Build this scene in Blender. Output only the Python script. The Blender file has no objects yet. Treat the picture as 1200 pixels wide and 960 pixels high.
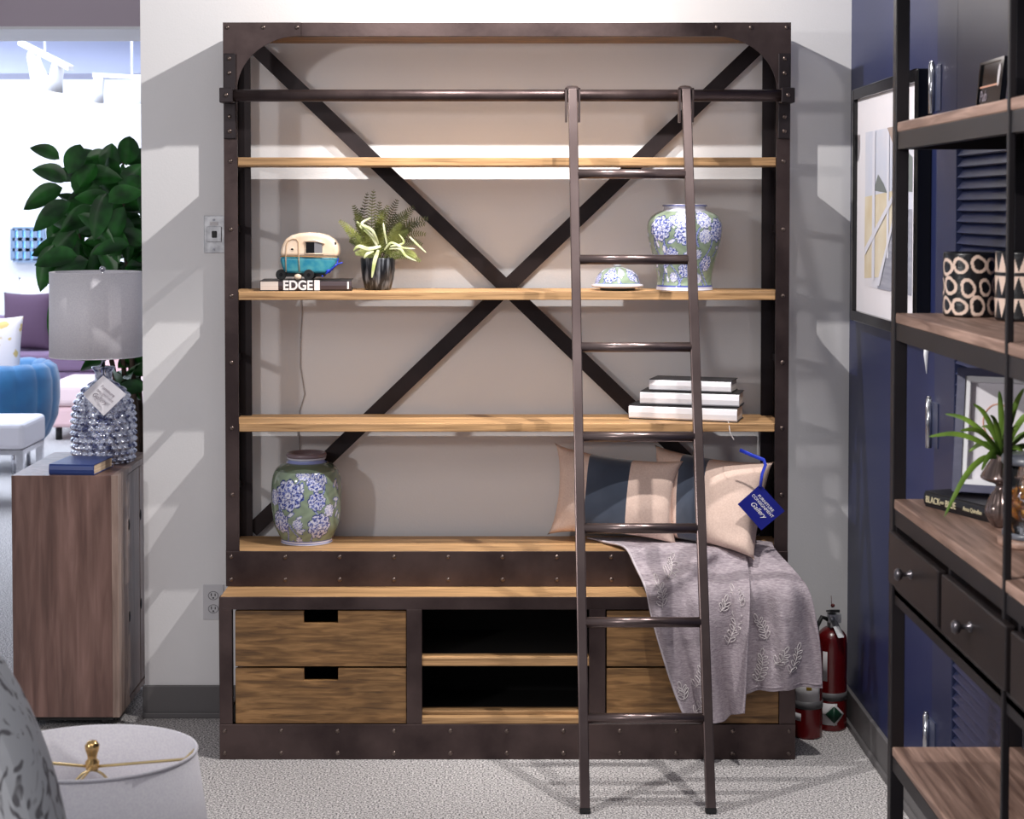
import bpy, bmesh, math, random
import numpy as np
from mathutils import Vector, Matrix
random.seed(7)
rng = np.random.default_rng(7)
SC = bpy.context.scene
COL = SC.collection
R = math.radians

# ------------------------------------------------------------------ camera, world, lights
H = 1.762; FPX = 2016.0; PX0 = 580.0; PY0 = 315.0; PITCH = R(2.0)
cam = bpy.data.cameras.new('camera'); camo = bpy.data.objects.new('camera', cam); COL.objects.link(camo)
camo.location = (0, 0, H); camo.rotation_euler = (R(90) - PITCH, 0, 0)
cam.sensor_fit = 'HORIZONTAL'; cam.sensor_width = 36.0; cam.lens = FPX / 1200 * 36
cam.shift_x = (600 - PX0) / 1200; cam.shift_y = -(480 - PY0) / 1200
cam.clip_start = 0.05; cam.clip_end = 60
cam.dof.use_dof = True; cam.dof.focus_distance = 5.55; cam.dof.aperture_fstop = 7.5
SC.camera = camo
SC.view_settings.view_transform = 'Standard'; SC.view_settings.look = 'None'
SC.view_settings.gamma = 1.0; SC.view_settings.use_curve_mapping = False
SC.view_settings.exposure = 0.0
w = bpy.data.worlds.new('world'); SC.world = w; w.use_nodes = True
w.node_tree.nodes['Background'].inputs[0].default_value = (0.93, 0.93, 1.0, 1)
w.node_tree.nodes['Background'].inputs[1].default_value = 0.33

def spot(loc, target, power, size=100, radius=0.03, col=(1, 0.97, 0.94), blend=0.4):
    l = bpy.data.lights.new('spot_light', 'SPOT'); l.energy = power; l.spot_size = R(size); l.spot_blend = blend
    l.shadow_soft_size = radius; l.color = col
    o = bpy.data.objects.new('spot_light', l); COL.objects.link(o); o.location = loc
    o.rotation_euler = (Vector(target) - Vector(loc)).to_track_quat('-Z', 'Y').to_euler()
    return o
def area(loc, target, power, sx, sy, col=(1, 1, 1)):
    l = bpy.data.lights.new('area_light', 'AREA'); l.shape = 'RECTANGLE'; l.size = sx; l.size_y = sy; l.energy = power; l.color = col
    o = bpy.data.objects.new('area_light', l); COL.objects.link(o); o.location = loc
    o.rotation_euler = (Vector(target) - Vector(loc)).to_track_quat('-Z', 'Y').to_euler()
    return o
spot((0.47, 4.92, 3.08), (-0.62, 5.80, 1.75), 150, 94, 0.012, blend=0.5)      # ceiling track spots
spot((-0.52, 4.92, 3.08), (0.72, 5.80, 1.75), 150, 94, 0.012, blend=0.5)
spot((0.92, 4.50, 3.15), (-0.30, 4.95, 0.0), 175, 76, 0.02, blend=0.5)
spot((-0.90, 2.10, 2.55), (1.10, 3.45, 1.30), 170, 44, 0.02, blend=0.5)
spot((-3.3, 1.0, 2.35), (-0.2, 5.2, 1.1), 170, 74, 0.14, (1, 0.96, 0.95), 0.3)
area((-0.6, 1.6, 3.3), (-0.3, 4.5, 0.6), 18, 2.4, 1.2, (1, 0.97, 0.96))  # added soft fill from overhead, no fixture modelled
area((-4.0, 10.8, 3.0), (-4.0, 10.8, 0), 190, 4.0, 3.5, (0.80, 0.88, 1.0))
area((-4.4, 14.8, 3.10), (-4.4, 15.2, 0), 140, 4.0, 1.6, (0.80, 0.89, 1.0))
area((-6.0, 11.5, 1.6), (-4.6, 12.0, 3.2), 120, 1.2, 1.2, (0.85, 0.92, 1.0))  # added unseen uplight, brightens the hall ceiling from off frame

# ------------------------------------------------------------------ pixel -> world ray (camera above)
def P(px, py, X=None, Y=None, Z=None):
    a = (px - PX0) / FPX; b = (py - PY0) / FPX
    d = (a, math.cos(PITCH) - b * math.sin(PITCH), -math.sin(PITCH) - b * math.cos(PITCH))
    if Y is not None: t = Y / d[1]
    elif Z is not None: t = (Z - H) / d[2]
    else: t = X / d[0]
    return Vector((d[0] * t, d[1] * t, H + d[2] * t))
def ZZ(py, Y): return P(580, py, Y=Y).z
def XX(px, Y, py=400): return P(px, py, Y=Y).x

# ------------------------------------------------------------------ materials
def lin(v):
    v /= 255.0
    return v / 12.92 if v <= 0.04045 else ((v + 0.055) / 1.055) ** 2.4
def C(r, g, b): return (lin(r), lin(g), lin(b), 1)
def mat(name, col, rough=0.5, metal=0.0, col2=None, scale=(8, 8, 8), detail=4, bump=0.0, bscale=None, lo=0.35, hi=0.65,
        trans=0.0, emit=None, estr=1.0, coat=0.0, distort=0.0, sheen=0.0, attr=None, spec=0.5, alpha=1.0):
    m = bpy.data.materials.new(name); m.use_nodes = True
    nt = m.node_tree; b = nt.nodes['Principled BSDF']
    b.inputs['Base Color'].default_value = col; b.inputs['Roughness'].default_value = rough; b.inputs['Metallic'].default_value = metal
    b.inputs['Transmission Weight'].default_value = trans; b.inputs['Coat Weight'].default_value = coat
    b.inputs['Sheen Weight'].default_value = sheen; b.inputs['Specular IOR Level'].default_value = spec; b.inputs['Alpha'].default_value = alpha
    if emit: b.inputs['Emission Color'].default_value = emit; b.inputs['Emission Strength'].default_value = estr
    N = nt.nodes.new; L = nt.links.new
    if col2 or bump:
        tc = N('ShaderNodeTexCoord'); mp = N('ShaderNodeMapping'); mp.inputs['Scale'].default_value = scale
        L(tc.outputs['Object'], mp.inputs['Vector'])
        nz = N('ShaderNodeTexNoise'); nz.inputs['Scale'].default_value = 1; nz.inputs['Detail'].default_value = detail
        nz.inputs['Distortion'].default_value = distort
        L(mp.outputs[0], nz.inputs['Vector'])
        if col2:
            rp = N('ShaderNodeValToRGB'); rp.color_ramp.elements[0].position = lo; rp.color_ramp.elements[1].position = hi
            rp.color_ramp.elements[0].color = col; rp.color_ramp.elements[1].color = col2
            L(nz.outputs[0], rp.inputs[0]); L(rp.outputs[0], b.inputs['Base Color'])
        if bump:
            src = nz
            if bscale:
                mp2 = N('ShaderNodeMapping'); mp2.inputs['Scale'].default_value = bscale; L(tc.outputs['Object'], mp2.inputs['Vector'])
                src = N('ShaderNodeTexNoise'); src.inputs['Scale'].default_value = 1; src.inputs['Detail'].default_value = 3
                L(mp2.outputs[0], src.inputs['Vector'])
            bp = N('ShaderNodeBump'); bp.inputs['Strength'].default_value = bump; bp.inputs['Distance'].default_value = 0.01
            L(src.outputs[0], bp.inputs['Height']); L(bp.outputs[0], b.inputs['Normal'])
    if attr:
        at = N('ShaderNodeAttribute'); at.attribute_name = attr; L(at.outputs['Color'], b.inputs['Base Color'])
    return m
def wood(name, dark, light, axis='x', rough=0.5, fine=90, long=2.5, mid=None, patch=None):
    m = bpy.data.materials.new(name); m.use_nodes = True
    nt = m.node_tree; b = nt.nodes['Principled BSDF']; N = nt.nodes.new; L = nt.links.new
    b.inputs['Roughness'].default_value = rough
    tc = N('ShaderNodeTexCoord'); mp = N('ShaderNodeMapping')
    s = {'x': (long, fine, fine), 'y': (fine, long, fine), 'z': (fine, fine, long)}[axis]
    mp.inputs['Scale'].default_value = s; L(tc.outputs['Object'], mp.inputs['Vector'])
    nz = N('ShaderNodeTexNoise'); nz.inputs['Scale'].default_value = 1; nz.inputs['Detail'].default_value = 6; nz.inputs['Distortion'].default_value = 0.6
    L(mp.outputs[0], nz.inputs['Vector'])
    rp = N('ShaderNodeValToRGB'); e = rp.color_ramp.elements
    e[0].position = 0.3; e[0].color = dark; e[1].position = 0.68; e[1].color = light
    if mid: k = e.new(0.48); k.color = mid
    L(nz.outputs[0], rp.inputs[0])
    mp2 = N('ShaderNodeMapping'); mp2.inputs['Scale'].default_value = tuple(v * 0.1 + 1.0 for v in s); L(tc.outputs['Object'], mp2.inputs['Vector'])
    n2 = N('ShaderNodeTexNoise'); n2.inputs['Scale'].default_value = 1; n2.inputs['Detail'].default_value = 2; n2.inputs['Distortion'].default_value = 1.5
    L(mp2.outputs[0], n2.inputs['Vector'])
    mr = N('ShaderNodeMapRange'); mr.inputs[1].default_value = 0.3; mr.inputs[2].default_value = 0.7; mr.inputs[3].default_value = 0.72; mr.inputs[4].default_value = 1.15
    L(n2.outputs[0], mr.inputs[0])
    mx = N('ShaderNodeMix'); mx.data_type = 'RGBA'; mx.blend_type = 'MULTIPLY'; mx.inputs[0].default_value = 1
    L(rp.outputs[0], mx.inputs[6]); L(mr.outputs[0], mx.inputs[7]); L(mx.outputs[2], b.inputs['Base Color'])
    bp = N('ShaderNodeBump'); bp.inputs['Strength'].default_value = 0.15; bp.inputs['Distance'].default_value = 0.004
    L(nz.outputs[0], bp.inputs['Height']); L(bp.outputs[0], b.inputs['Normal'])
    return m

BRONZE = mat('aged_bronze_steel', C(62, 50, 50), 0.4, 0.75, C(94, 79, 77), (5, 5, 5), 6, 0.06, (60, 60, 60))
BLACKM = mat('blackened_steel', C(38, 32, 34), 0.45, 0.6, C(56, 48, 50), (5, 5, 5), 5)
LADDERM = mat('ladder_steel', C(98, 84, 83), 0.28, 0.82, C(124, 109, 107), (4, 4, 4), 5)
RIVETM = mat('rivet_steel', C(112, 98, 92), 0.28, 0.85)
OAK = wood('oak_shelf', C(136, 100, 64), C(202, 158, 112), 'x', 0.55, 130, 5, C(182, 142, 98))
OAKD = wood('oak_drawer', C(94, 66, 38), C(160, 120, 76), 'x', 0.55, 85, 9.0, C(128, 93, 55))
DARKWOOD = wood('dark_back_board', C(20, 17, 16), C(34, 28, 26), 'x', 0.7, 40, 2)
WALNUT = wood('walnut_veneer', C(92, 66, 60), C(132, 102, 94), 'z', 0.35, 34, 3.0, C(112, 84, 76))
LIGHTWALNUT = wood('pale_walnut', C(120, 98, 88), C(176, 152, 140), 'z', 0.35, 40, 3)
RUSTIC = wood('rustic_brown_wood', C(116, 88, 76), C(186, 152, 136), 'y', 0.5, 60, 4, C(148, 118, 104))
WALLP = mat('white_wall_paint', C(232, 230, 231), 0.75, 0, C(237, 235, 236), (1.2, 1.2, 1.2), 3, 0.05, (160, 160, 160))
NAVY = mat('navy_wall_paint', C(32, 40, 80), 0.4, 0, C(38, 46, 88), (1.5, 1.5, 1.5), 3, 0.03, (120, 120, 120))
NAVYD = mat('navy_door_paint', C(34, 40, 70), 0.36)
CARPET = mat('grey_carpet', C(96, 93, 94), 0.95, 0, C(222, 217, 216), (170, 170, 170), 2, 0.35, (170, 170, 170), 0.38, 0.62)
BASEB = mat('grey_vinyl_baseboard', C(98, 95, 96), 0.5)
WHITEP = mat('white_paint', C(232, 232, 236), 0.6)
CEILP = mat('pale_ceiling_paint', C(232, 240, 252), 0.8)
DUCTP = mat('grey_beam_paint', C(176, 182, 210), 0.7)
SOFFIT = mat('mauve_grey_soffit_paint', C(190, 176, 188), 0.7)
BLACK = mat('matte_black', C(16, 15, 17), 0.5)
GLOSSBLACK = mat('gloss_black', C(10, 10, 12), 0.12)
CHROME = mat('chrome', C(200, 200, 205), 0.15, 1.0)
STEEL = mat('brushed_steel_plate', C(170, 170, 174), 0.35, 0.8, C(205, 205, 208), (40, 40, 40))
UNITM = mat('dark_unit_steel', C(27, 24, 27), 0.45, 0.3, C(38, 34, 37), (5, 5, 5), 5)
BRASS = mat('polished_brass', C(218, 180, 120), 0.22, 1.0)
PALEBRASS = mat('pale_brass_wire', C(214, 190, 140), 0.35, 0.7)
SHADE = mat('white_linen_shade', C(224, 220, 228), 0.85, 0, C(234, 231, 236), (220, 220, 220), 2, 0.05)
CERAM = mat('painted_porcelain', (1, 1, 1, 1), 0.12, 0, attr='paint', coat=0.5)
MATTECER = mat('painted_pottery', (1, 1, 1, 1), 0.3, 0, attr='paint', bump=0.15, scale=(60, 60, 60))
PORCELAIN = mat('pale_porcelain', C(205, 203, 214), 0.18, coat=0.4)
BLUEWHITE = mat('blue_band_porcelain', C(60, 74, 140), 0.18, coat=0.4)
BEIGE = mat('beige_linen', C(218, 190, 176), 0.9, 0, C(228, 202, 188), (200, 200, 200), 2, 0.15, (30, 30, 30))
NAVYF = mat('dusty_navy_velvet', C(48, 58, 76), 0.85, 0, C(66, 76, 94), (6, 6, 6), 3, sheen=0.5)
THROW = mat('heathered_mauve_throw', C(142, 130, 138), 0.95, 0, C(190, 178, 184), (60, 60, 420), 4, 0.3, (200, 200, 200), 0.3, 0.7)
EMBRO = mat('white_embroidery', C(224, 216, 216), 0.8)
TAGBLUE = mat('royal_blue_card', C(16, 24, 120), 0.4)
RIBBON = mat('blue_ribbon', C(30, 56, 190), 0.4)
TXTWHITE = mat('white_print', C(236, 232, 232), 0.6)
TXTCREAM = mat('cream_print', C(226, 214, 176), 0.6)
TXTGREY = mat('grey_print', C(140, 130, 140), 0.6)
TXTCOP = mat('copper_print', C(214, 158, 134), 0.5)
PAGES = mat('book_pages', C(222, 200, 172), 0.8, 0, C(198, 172, 142), (2, 2, 500), 1)
PAGESW = mat('pale_book_pages', C(226, 214, 206), 0.8, 0, C(206, 192, 184), (2, 2, 500), 1)
COVERW = mat('white_book_spine', C(236, 233, 238), 0.5)
COVERB = mat('black_book_cover', C(24, 22, 25), 0.4)
COVERG = mat('charcoal_book_cover', C(66, 54, 58), 0.4)
COVERN = mat('navy_book_cover', C(40, 60, 120), 0.4)
RED = mat('extinguisher_red', C(94, 10, 14), 0.25, coat=0.4)
LABELW = mat('white_label', C(206, 202, 204), 0.5)
LABELG = mat('green_label', C(20, 60, 44), 0.5)
LABELY = mat('yellow_label', C(210, 170, 40), 0.5)
RUBBER = mat('black_rubber', C(20, 20, 21), 0.55)
FERN = mat('fern_green', C(78, 88, 38), 0.6, 0, C(132, 136, 66), (14, 14, 14), 2)
FERND = mat('fern_dark_green', C(58, 62, 34), 0.6, 0, C(104, 104, 56), (14, 14, 14), 2)
FERNP = mat('fern_pale_leaf', C(176, 186, 116), 0.7, 0, C(216, 216, 184), (30, 30, 30), 2)
POT = mat('brushed_charcoal_glaze', C(24, 25, 30), 0.3, 0.1, C(150, 154, 162), (70, 70, 7), 3, lo=0.5, hi=0.8)
TEAL = mat('teal_glaze', C(30, 124, 152), 0.3, 0, C(72, 150, 160), (40, 40, 40), 4, coat=0.3)
CREAM = mat('cream_glaze', C(236, 206, 176), 0.35, 0, C(240, 218, 196), (25, 25, 25), 3, coat=0.3)
TAN = mat('tan_outline_glaze', C(160, 116, 66), 0.4)
GREYPANE = mat('grey_pane', C(128, 126, 130), 0.3)
LEAF = mat('glossy_dark_leaf', C(18, 58, 20), 0.35, 0, C(44, 112, 40), (12, 12, 12), 2)
BARK = mat('brown_bark', C(60, 46, 38), 0.8, 0, C(88, 70, 58), (40, 40, 12), 3)
TEALV = mat('teal_blue_velvet', C(16, 84, 132), 0.7, 0, C(24, 100, 150), (6, 6, 6), 2, sheen=0.4)
PINKF = mat('blush_pink_fabric', C(226, 190, 192), 0.9)
PURPF = mat('mauve_fabric', C(120, 98, 126), 0.9)
PLUM = mat('plum_fabric', C(84, 62, 84), 0.9)
OFFW = mat('off_white_fabric', C(228, 226, 234), 0.9)
FLORAL = mat('floral_dots_fabric', C(232, 224, 226), 0.9, 0, C(214, 186, 120), (16, 16, 16), 1, lo=0.6, hi=0.66)
GREYFAB = mat('grey_branch_fabric', C(206, 208, 212), 0.9, 0, C(122, 120, 124), (26, 26, 12), 2, distort=2.5, lo=0.56, hi=0.62)
HOBNAIL = mat('silvered_blue_glass', C(92, 98, 136), 0.08, 0.8, C(236, 240, 255), (45, 45, 45), 3, lo=.36, hi=.56)  # dark and pale noise paints reflections and sparkle into the glass colour
AMBER = mat('amber_chips', C(176, 100, 22), 0.35, 0, C(226, 160, 50), (60, 60, 60), 3)
CLEARG = mat('clear_glass', C(235, 235, 238), 0.03, 0, trans=1.0)
SMOKE = mat('smoky_mirror_glass', C(120, 104, 100), 0.1, 0.7)
MARBLE = mat('grey_marble', C(110, 112, 120), 0.3, 0, C(70, 74, 84), (20, 20, 20), 4)
GRASS = mat('spiky_leaf_green', C(62, 92, 30), 0.5, 0, C(126, 158, 60), (10, 10, 10), 2)
FRAMEN = mat('navy_wood_frame', C(50, 52, 82), 0.4, 0, C(66, 66, 96), (10, 60, 60), 3)
PAPER = mat('white_paper', C(232, 228, 234), 0.7)
PANE = mat('window_pane', C(120, 180, 220), 0.2, emit=C(90, 170, 230), estr=0.9)
LAMPLENS = mat('lit_lamp_lens', C(255, 255, 255), 0.5, emit=(0.9, 0.95, 1, 1), estr=2)

# ------------------------------------------------------------------ mesh helper
class M:
    def __init__(s): s.v = []; s.f = []; s.sm = []; s.cols = None
    def add(s, vs, fs, smooth=False):
        o = len(s.v); s.v += [tuple(v) for v in vs]
        s.f += [tuple(i + o for i in f) for f in fs]; s.sm += [smooth] * len(fs); return s
    def box(s, x0, x1, y0, y1, z0, z1):
        v = [(x, y, z) for x in (x0, x1) for y in (y0, y1) for z in (z0, z1)]
        return s.add(v, [(0, 1, 3, 2), (4, 6, 7, 5), (0, 4, 5, 1), (2, 3, 7, 6), (0, 2, 6, 4), (1, 5, 7, 3)])
    def hexa(s, pts):   # bottom 4 then top 4
        return s.add(pts, [(0, 3, 2, 1), (4, 5, 6, 7), (0, 1, 5, 4), (1, 2, 6, 5), (2, 3, 7, 6), (3, 0, 4, 7)])
    def bar(s, p, q, w, t, up=(0, 1, 0)):   # box beam from p to q, t along up
        p, q = Vector(p), Vector(q); d = (q - p).normalized(); u = Vector(up); u = (u - d * u.dot(d)).normalized(); r = d.cross(u)
        pts = [e + r * (a * w / 2) + u * (b * t / 2) for e in (p, q) for a, b in ((-1, -1), (1, -1), (1, 1), (-1, 1))]
        return s.hexa(pts)
    def tube(s, pts, r, seg=10, closed=False, caps=True, flat=1.0):
        pts = [Vector(p) for p in pts]; n = len(pts); rs = r if hasattr(r, '__len__') else [r] * n
        vs = []; prev = None
        for i, p in enumerate(pts):
            if closed: d = pts[(i + 1) % n] - pts[i - 1]
            else: d = pts[min(i + 1, n - 1)] - pts[max(i - 1, 0)]
            d = d.normalized() if d.length > 1e-9 else Vector((0, 0, 1))
            u = prev if prev is not None else Vector((0, 0, 1)) if abs(d.z) < 0.9 else Vector((0, 1, 0))
            u = u - d * u.dot(d)
            if u.length < 1e-6: u = Vector((1, 0, 0)) - d * d.x
            u.normalize(); prev = u; b = d.cross(u)
            for k in range(seg):
                a = 2 * math.pi * k / seg
                vs.append(p + u * (math.cos(a) * rs[i]) + b * (math.sin(a) * rs[i] * flat))
        fs = []
        for i in range(n if closed else n - 1):
            j = (i + 1) % n
            for k in range(seg):
                l = (k + 1) % seg
                fs.append((i * seg + k, i * seg + l, j * seg + l, j * seg + k))
        s.add(vs, fs, True)
        if caps and not closed:
            o = len(s.v) - len(vs)
            s.f += [tuple(o + k for k in reversed(range(seg))), tuple(o + (n - 1) * seg + k for k in range(seg))]; s.sm += [False, False]
        return s
    def cyl(s, p, q, r, seg=20): return s.tube([p, q], r, seg)
    def lathe(s, prof, c, seg=48, smooth=True, ry=1.0):   # prof [(r,z)...]
        cx, cy, cz = c; vs = []; n = len(prof)
        for r, z in prof:
            for k in range(seg):
                a = 2 * math.pi * k / seg
                vs.append((cx + r * math.cos(a), cy + r * ry * math.sin(a), cz + z))
        fs = [(i * seg + k, i * seg + (k + 1) % seg, (i + 1) * seg + (k + 1) % seg, (i + 1) * seg + k) for i in range(n - 1) for k in range(seg)]
        s.add(vs, fs, smooth); o = len(s.v) - len(vs)
        if n == 2: s.f.append(tuple(o + k for k in reversed(range(seg)))); s.sm.append(False)
        if n == 2: s.f.append(tuple(o + (n - 1) * seg + k for k in range(seg))); s.sm.append(False)
        return s
    def sphere(s, c, r, seg=16, rings=10, sx=1, sy=1, sz=1):
        vs = []; c = Vector(c)
        for i in range(rings + 1):
            t = math.pi * i / rings
            for k in range(seg):
                a = 2 * math.pi * k / seg
                vs.append(c + Vector((sx * r * math.sin(t) * math.cos(a), sy * r * math.sin(t) * math.sin(a), sz * r * math.cos(t))))
        fs = [(i * seg + k, (i + 1) * seg + k, (i + 1) * seg + (k + 1) % seg, i * seg + (k + 1) % seg) for i in range(rings) for k in range(seg)]
        return s.add(vs, fs, True)
    def prism(s, poly, y0, y1, smooth=False):   # poly of (x,z), extruded along y
        n = len(poly)
        vs = [(x, y0, z) for x, z in poly] + [(x, y1, z) for x, z in poly]
        s.add(vs, [tuple(range(n)), tuple(range(2 * n - 1, n - 1, -1))])
        return s.add(vs, [(i, (i + 1) % n, n + (i + 1) % n, n + i) for i in range(n)], smooth)
    def grid(s, A, closed_u=False):   # A[i][j] array of points
        A = np.asarray(A); n, m = A.shape[:2]
        fs = [(i * m + j, i * m + j + 1, (i + 1) * m + j + 1, (i + 1) * m + j) for i in range(n - 1) for j in range(m - 1)]
        return s.add([tuple(p) for p in A.reshape(-1, 3)], fs, True)
    def mul(s, mtx):
        s.v = [tuple(mtx @ Vector(v)) for v in s.v]; return s

def wloc(o):
    l = Vector((0, 0, 0))
    while o is not None: l += o.location; o = o.parent
    return l
def part(name, m, material, parent=None, bevel=0.0, seg=2, label=None, weld=True, solid=0.0):
    base = wloc(parent) if parent else None
    if base is None:
        a = np.array(m.v); lo, hi = a.min(0), a.max(0); base = Vector(((lo[0] + hi[0]) / 2, (lo[1] + hi[1]) / 2, lo[2]))
    me = bpy.data.meshes.new(name)
    me.from_pydata([tuple(Vector(v) - base) for v in m.v], [], m.f)
    me.polygons.foreach_set('use_smooth', m.sm)
    if m.cols is not None:
        at = me.attributes.new('paint', 'FLOAT_COLOR', 'POINT'); at.data.foreach_set('color', np.asarray(m.cols, dtype=np.float32).ravel())
    if m.cols is None:
        b = bmesh.new(); b.from_mesh(me)
        if weld: bmesh.ops.remove_doubles(b, verts=b.verts, dist=1e-5)
        bmesh.ops.recalc_face_normals(b, faces=b.faces); b.to_mesh(me); b.free()
    me.materials.append(material)
    o = bpy.data.objects.new(name, me); COL.objects.link(o)
    if parent: o.parent = parent
    else: o.location = base
    if solid:
        md = o.modifiers.new('solid', 'SOLIDIFY'); md.thickness = solid; md.offset = 0
    if bevel:
        md = o.modifiers.new('bevel', 'BEVEL'); md.width = bevel; md.segments = seg; md.limit_method = 'ANGLE'; md.angle_limit = R(40)
    if label: o['label'] = label
    return o
def thing(name, label, cat, loc, group=None):
    o = bpy.data.objects.new(name, None); COL.objects.link(o); o.location = loc; o.empty_display_size = 0.05
    o['label'] = label; o['category'] = cat
    if group: o['group'] = group
    return o
def tag(o, label, cat, group=None):
    o['label'] = label; o['category'] = cat
    if group: o['group'] = group
    return o
def struct(name, m, material, parent=None, **k):
    o = part(name, m, material, parent, **k)
    if parent is None: o['kind'] = 'structure'
    return o
def text(body, material, parent, name, size, origin, right, up, ext=0.0004, align='CENTER', sx=1.0, shear=0.0, bold=0.0):
    cu = bpy.data.curves.new('txt', 'FONT'); cu.body = body; cu.size = size; cu.extrude = ext; cu.align_x = align; cu.align_y = 'CENTER'; cu.shear = shear
    cu.offset = bold
    t = bpy.data.objects.new('txt', cu); COL.objects.link(t)
    bpy.context.view_layer.update()
    me = bpy.data.meshes.new_from_object(t.evaluated_get(bpy.context.evaluated_depsgraph_get()))
    bpy.data.objects.remove(t); bpy.data.curves.remove(cu)
    r = Vector(right).normalized(); u = Vector(up); u = (u - r * u.dot(r)).normalized(); n = r.cross(u)
    base = wloc(parent); o0 = Vector(origin)
    for v in me.vertices: v.co = o0 + r * (v.co.x * sx) + u * v.co.y + n * v.co.z - base
    me.materials.clear(); me.materials.append(material); me.name = name
    o = bpy.data.objects.new(name, me); COL.objects.link(o); o.parent = parent
    return o
def dup(src, parent, loc):
    c = src.copy(); COL.objects.link(c); c.parent = parent; c.location = loc; return c

# ------------------------------------------------------------------ the setting
YW = 5.91; XR = 1.22; XL = XX(167, YW)
struct('floor', M().box(-8, 3.0, -1.0, 16.2, -0.1, 0), CARPET)
struct('wall_back', M().box(XL, XR + 0.2, YW, YW + 0.13, 0, 3.6), WALLP)
struct('wall_right', M().box(XR, XR + 0.13, 0.2, YW, 0, 3.6), NAVY)
struct('baseboard_back', M().box(XL - 0.006, XR, YW - 0.012, YW, 0, 0.112).box(XL - 0.006, XR, YW - 0.022, YW, 0, 0.02), BASEB, bevel=0.003)
struct('baseboard_right', M().box(XR - 0.014, XR, 4.68, YW - 0.012, 0, 0.118).box(XR - 0.024, XR, 4.68, YW - 0.022, 0, 0.02), BASEB, bevel=0.003)
struct('wall_far', M().box(-8, 3.0, 16.0, 16.2, 0, 3.4), WHITEP)
struct('wall_left', M().box(-8.2, -8, 4, 16.2, 0, 3.4), WHITEP)
struct('ceiling', M().box(-8, XR, 8.6, 16.2, 3.15, 3.25), CEILP)
struct('beam_soffit', M().box(-8, XL + 1.2, 8.0, 8.55, ZZ(31, 8.0), 3.6), SOFFIT)
struct('soffit_lit_underside', M().box(-8, XL + 1.2, 7.99, 8.56, ZZ(31, 8.0) - .014, ZZ(31, 8.0) - .0005), WHITEP)  # white strip stands in for floor-bounced light on the soffit underside
dz0 = ZZ(86, 13.0); struct('beam_hall', M().box(-8, 1.0, 13.0, 13.6, dz0, 3.15), DUCTP)
# far window
wx0, wx1 = XX(18, 15.98), XX(53, 15.98); wz0, wz1 = ZZ(305, 15.98), ZZ(268, 15.98)
wn = struct('window_1', M().box(wx0, wx1, 15.95, 15.995, wz0, wz1), PANE)
m = M()
for k in range(5): x = wx0 + (wx1 - wx0) * k / 4; m.box(x - 0.02, x + 0.02, 15.92, 15.95, wz0, wz1)
for k in range(4): z = wz0 + (wz1 - wz0) * k / 3; m.box(wx0, wx1, 15.92, 15.95, z - 0.015, z + 0.015)
part('window_grid', m, mat('grey_mullion', C(120, 140, 170), 0.5), wn)

# louvred door on the right wall
DY1 = 4.60; DY0 = 3.72; XD = XR
dr = struct('door_1', M().box(XD - 0.012, XD, DY0, DY1, 0.02, 2.42), NAVYD)
LY1 = 4.40; LY0 = 3.86; LZ1 = 1.925; LZ0 = 0.36
m = M()
m.box(XD - 0.042, XD - 0.012, LY1, DY1, 0.02, 2.42).box(XD - 0.042, XD - 0.012, DY0, LY0, 0.02, 2.42)
m.box(XD - 0.042, XD - 0.012, LY0, LY1, LZ1, 2.42).box(XD - 0.042, XD - 0.012, LY0, LY1, 0.02, LZ0)
part('door_frame', m, NAVYD, dr, bevel=0.004)
m = M(); n = 56
for k in range(n):
    z = LZ0 + (LZ1 - LZ0) * (k + 0.5) / n
    m.hexa([(XD - 0.040, LY0, z - 0.014), (XD - 0.034, LY0, z - 0.017), (XD - 0.034, LY1, z - 0.017), (XD - 0.040, LY1, z - 0.014),
            (XD - 0.018, LY0, z + 0.016), (XD - 0.012, LY0, z + 0.013), (XD - 0.012, LY1, z + 0.013), (XD - 0.018, LY1, z + 0.016)])
part('louver_panel', m, NAVYD, dr)
for zc in (ZZ(105, 4.64) + 0.0, ZZ(495, 4.64), ZZ(862, 4.64)):
    h = part('hinge', M().cyl((XD - 0.052, DY1 + 0.015, zc - 0.066), (XD - 0.052, DY1 + 0.015, zc + 0.066), 0.0085, 14)
             .cyl((XD - 0.052, DY1 + 0.015, zc + 0.064), (XD - 0.052, DY1 + 0.015, zc + 0.074), 0.006, 10), CHROME, dr)
    part('hinge_leaf', M().box(XD - 0.045, XD - 0.042, DY1 - 0.05, DY1 + 0.01, zc - 0.06, zc + 0.06), mat('painted_hinge_leaf', C(60, 66, 92), .4, .3), h)
# door casing strip
struct('trim_1', M().box(XD - 0.02, XD, DY1 + 0.008, DY1 + 0.03, 0, 2.45), NAVYD)

# ------------------------------------------------------------------ bookcase
YU = 5.60; YB = 5.45; YK = 5.87
x0 = XX(263.5, YU); x1 = XX(924.5, YU); ztop = ZZ(26.5, YU)
PW = 0.044
zb1 = ZZ(646, YU)             # top of fourth shelf
bx0 = XX(257, YB, 770); bx1 = XX(932.5, YB, 770)
zbt = ZZ(699.5, YB)           # top of base
bc = thing('bookcase', 'tall riveted dark metal bookcase with oak shelves, drawers and an X-braced open back', 'bookcase', ((x0 + x1) / 2, 5.66, 0))
rv = M().sphere((0, 0, 0), 0.0072, 12, 8, 1, 0.6, 1)
rivet_me = bpy.data.meshes.new('rivet'); rivet_me.from_pydata(rv.v, [], rv.f); rivet_me.polygons.foreach_set('use_smooth', rv.sm); rivet_me.materials.append(RIVETM)
def rivets(parent, pts):
    b = wloc(parent)
    for p in pts:
        o = bpy.data.objects.new('rivet', rivet_me); COL.objects.link(o); o.parent = parent; o.location = Vector(p) - b
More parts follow.
